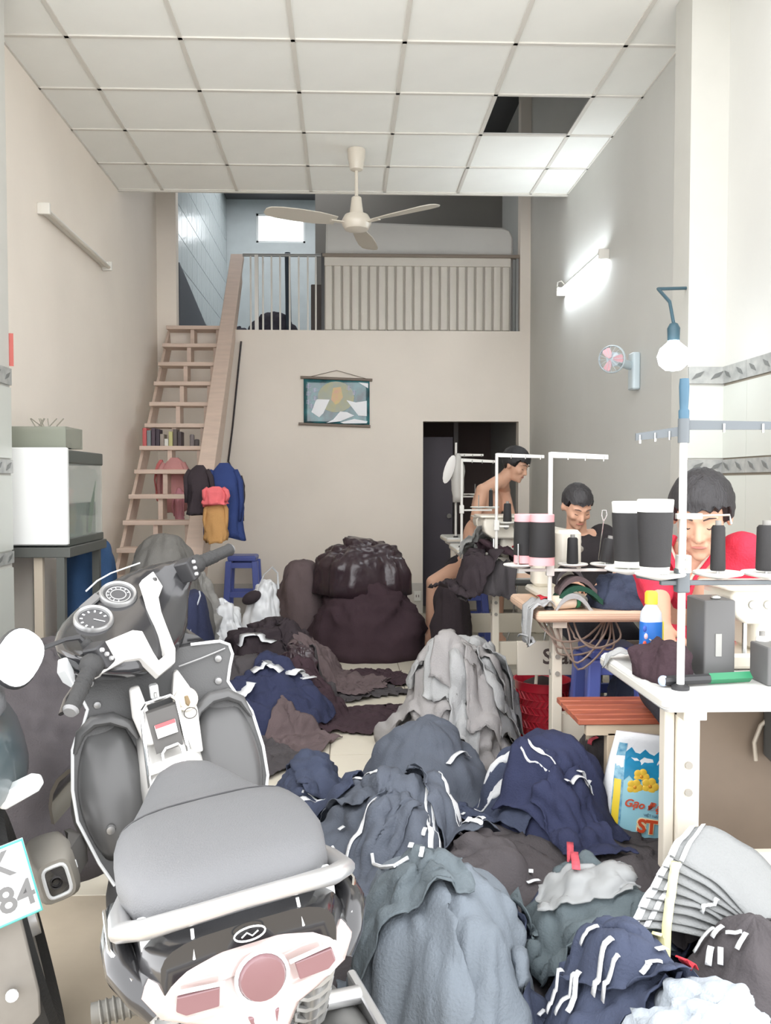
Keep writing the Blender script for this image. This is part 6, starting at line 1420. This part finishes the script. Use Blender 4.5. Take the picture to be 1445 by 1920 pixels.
# open collar with pale cords
fwd = Vector((math.sin(R(-28)), -math.cos(R(-28)), 0)); lat = Vector((math.cos(R(-28)), math.sin(R(-28)), 0))
base = ch_+fwd*.135+Vector((0, 0, .02))
MB().prism([nk+lat*-.065+fwd*.075+Vector((0, 0, .0)), nk+lat*.065+fwd*.075, base+lat*.012+fwd*.006, base-lat*.012+fwd*.006], fwd*-.06).build('bare_chest', skin, p1, bevel=.02)
for sx in (-1, 1):
    MB().tube([nk+lat*sx*.075-fwd*.02+Vector((0, 0, .05)), nk+lat*sx*.078+fwd*.06+Vector((0, 0, .02)), base+lat*sx*.022+Vector((0, 0, .03))+fwd*.012, base+fwd*.014-Vector((0, 0, .05))], [.018, .016, .010, .008], 8, flat=.6).build('collar', red_j, jk, True)
    MB().tube([nk+lat*sx*.07+fwd*.076+Vector((0, 0, .03)), base+lat*sx*.014+Vector((0, 0, .03))+fwd*.022, base+fwd*.022-Vector((0, 0, .01))], .0045, 6).build('collar_cord', M('pale cord', (206, 190, 176), .6), jk, True)
def trousers(hip, kn, an, par, yaw, mat, end=.85):
    mb = MB(); lat = Vector((math.cos(yaw), math.sin(yaw), 0)); mb.ell(hip-Vector((0, 0, .01)), (.185, .15, .125), 18, 12, Matrix.Rotation(yaw, 3, 'Z'))
    for k, sx in enumerate((-1, 1)):
        a_, b_, c_ = hip+lat*sx*.085, Vector(kn[k]), Vector(an[k]); cap(mb, a_, b_, .102, .076); cap(mb, b_, b_.lerp(c_, end), .075, .058)
    return fuse('trousers', mb, mat, par, .012, 4)
trousers(hip, [(1.10, 2.62, .52), (1.38, 2.60, .52)], [(1.10, 2.66, .09), (1.38, 2.64, .09)], p1, R(-28), pants)
# woman in black behind the pale wooden table
hm_c = at(1081, 950, 4.28)
hip = Vector((1.26, 4.30, .60)); nk = Vector((hm_c.x+.02, 4.38, hm_c.z-.15)); ch_ = hip.lerp(nk, .66)
el = [(.93, 4.16, .90), (1.44, 4.16, .90)]; wr = [(1.02, 3.97, .86), (1.30, 3.97, .86)]
kn = [(1.17, 4.0, .54), (1.36, 4.0, .54)]; an = [(1.17, 4.04, .09), (1.36, 4.04, .09)]
p2, hmt, shs = person('woman in black looking down at the white sewing machine', hip, ch_, nk, hm_c, R(8), R(32), .145, el, wr, kn, an, [(1.17, 3.92, .04), (1.36, 3.92, .04)], s=.93, fem=True, hair=dict(fringe=.062, side=.02, bulk=1.07, seed=4, bun=True), vox=.0075)
jacket(shs, hip, ch_, nk, el, wr, cloth('black shirt', (52, 48, 50)), p2, R(8), open_front=False, name='shirt')
trousers(hip, kn, an, p2, R(8), pants)
# shirtless man bent over at the far tables, knee out to the left
hm_c = at(966, 872, 6.72)
hip = Vector((.98, 6.86, .60)); nk = Vector((hm_c.x-.085, 6.76, hm_c.z-.085)); ch_ = hip.lerp(nk, .68)+Vector((-.03, .03, 0))
el = [(1.02, 6.62, 1.02), (1.34, 6.74, .98)]; wr = [(1.14, 6.46, .90), (1.36, 6.50, .90)]
kn = [(at(812, 1092, 6.62).x, 6.62, at(812, 1092, 6.62).z), (1.20, 6.60, .55)]; an = [(at(806, 1190, 6.62).x, 6.66, .10), (1.22, 6.68, .09)]
p3, hmt, shs = person('shirtless man bent over a far table with one bare knee out', hip, ch_, nk, hm_c, R(52), R(26), .175, el, wr, kn, an, [(an[0][0]-.04, 6.54, .04), (1.24, 6.56, .04)], s=1.12, hair=dict(fringe=.055, side=.0, bulk=1.14, seed=6), vox=.0085)
mb = MB(); mb.ell(hip-Vector((0, 0, .01)), (.18, .15, .13), 18, 12); cap(mb, hip+Vector((-.05, -.03, 0)), hip.lerp(Vector(kn[0]), .35), .105, .10); cap(mb, hip+Vector((.07, -.03, 0)), hip.lerp(Vector(kn[1]), .8), .105, .085)
fuse('shorts', mb, cloth('dark shorts', (50, 46, 52)), p3, .012, 4)
stool((.99, 6.9, 0), .46, .32, bluep, 'blue plastic stool under the shirtless man')
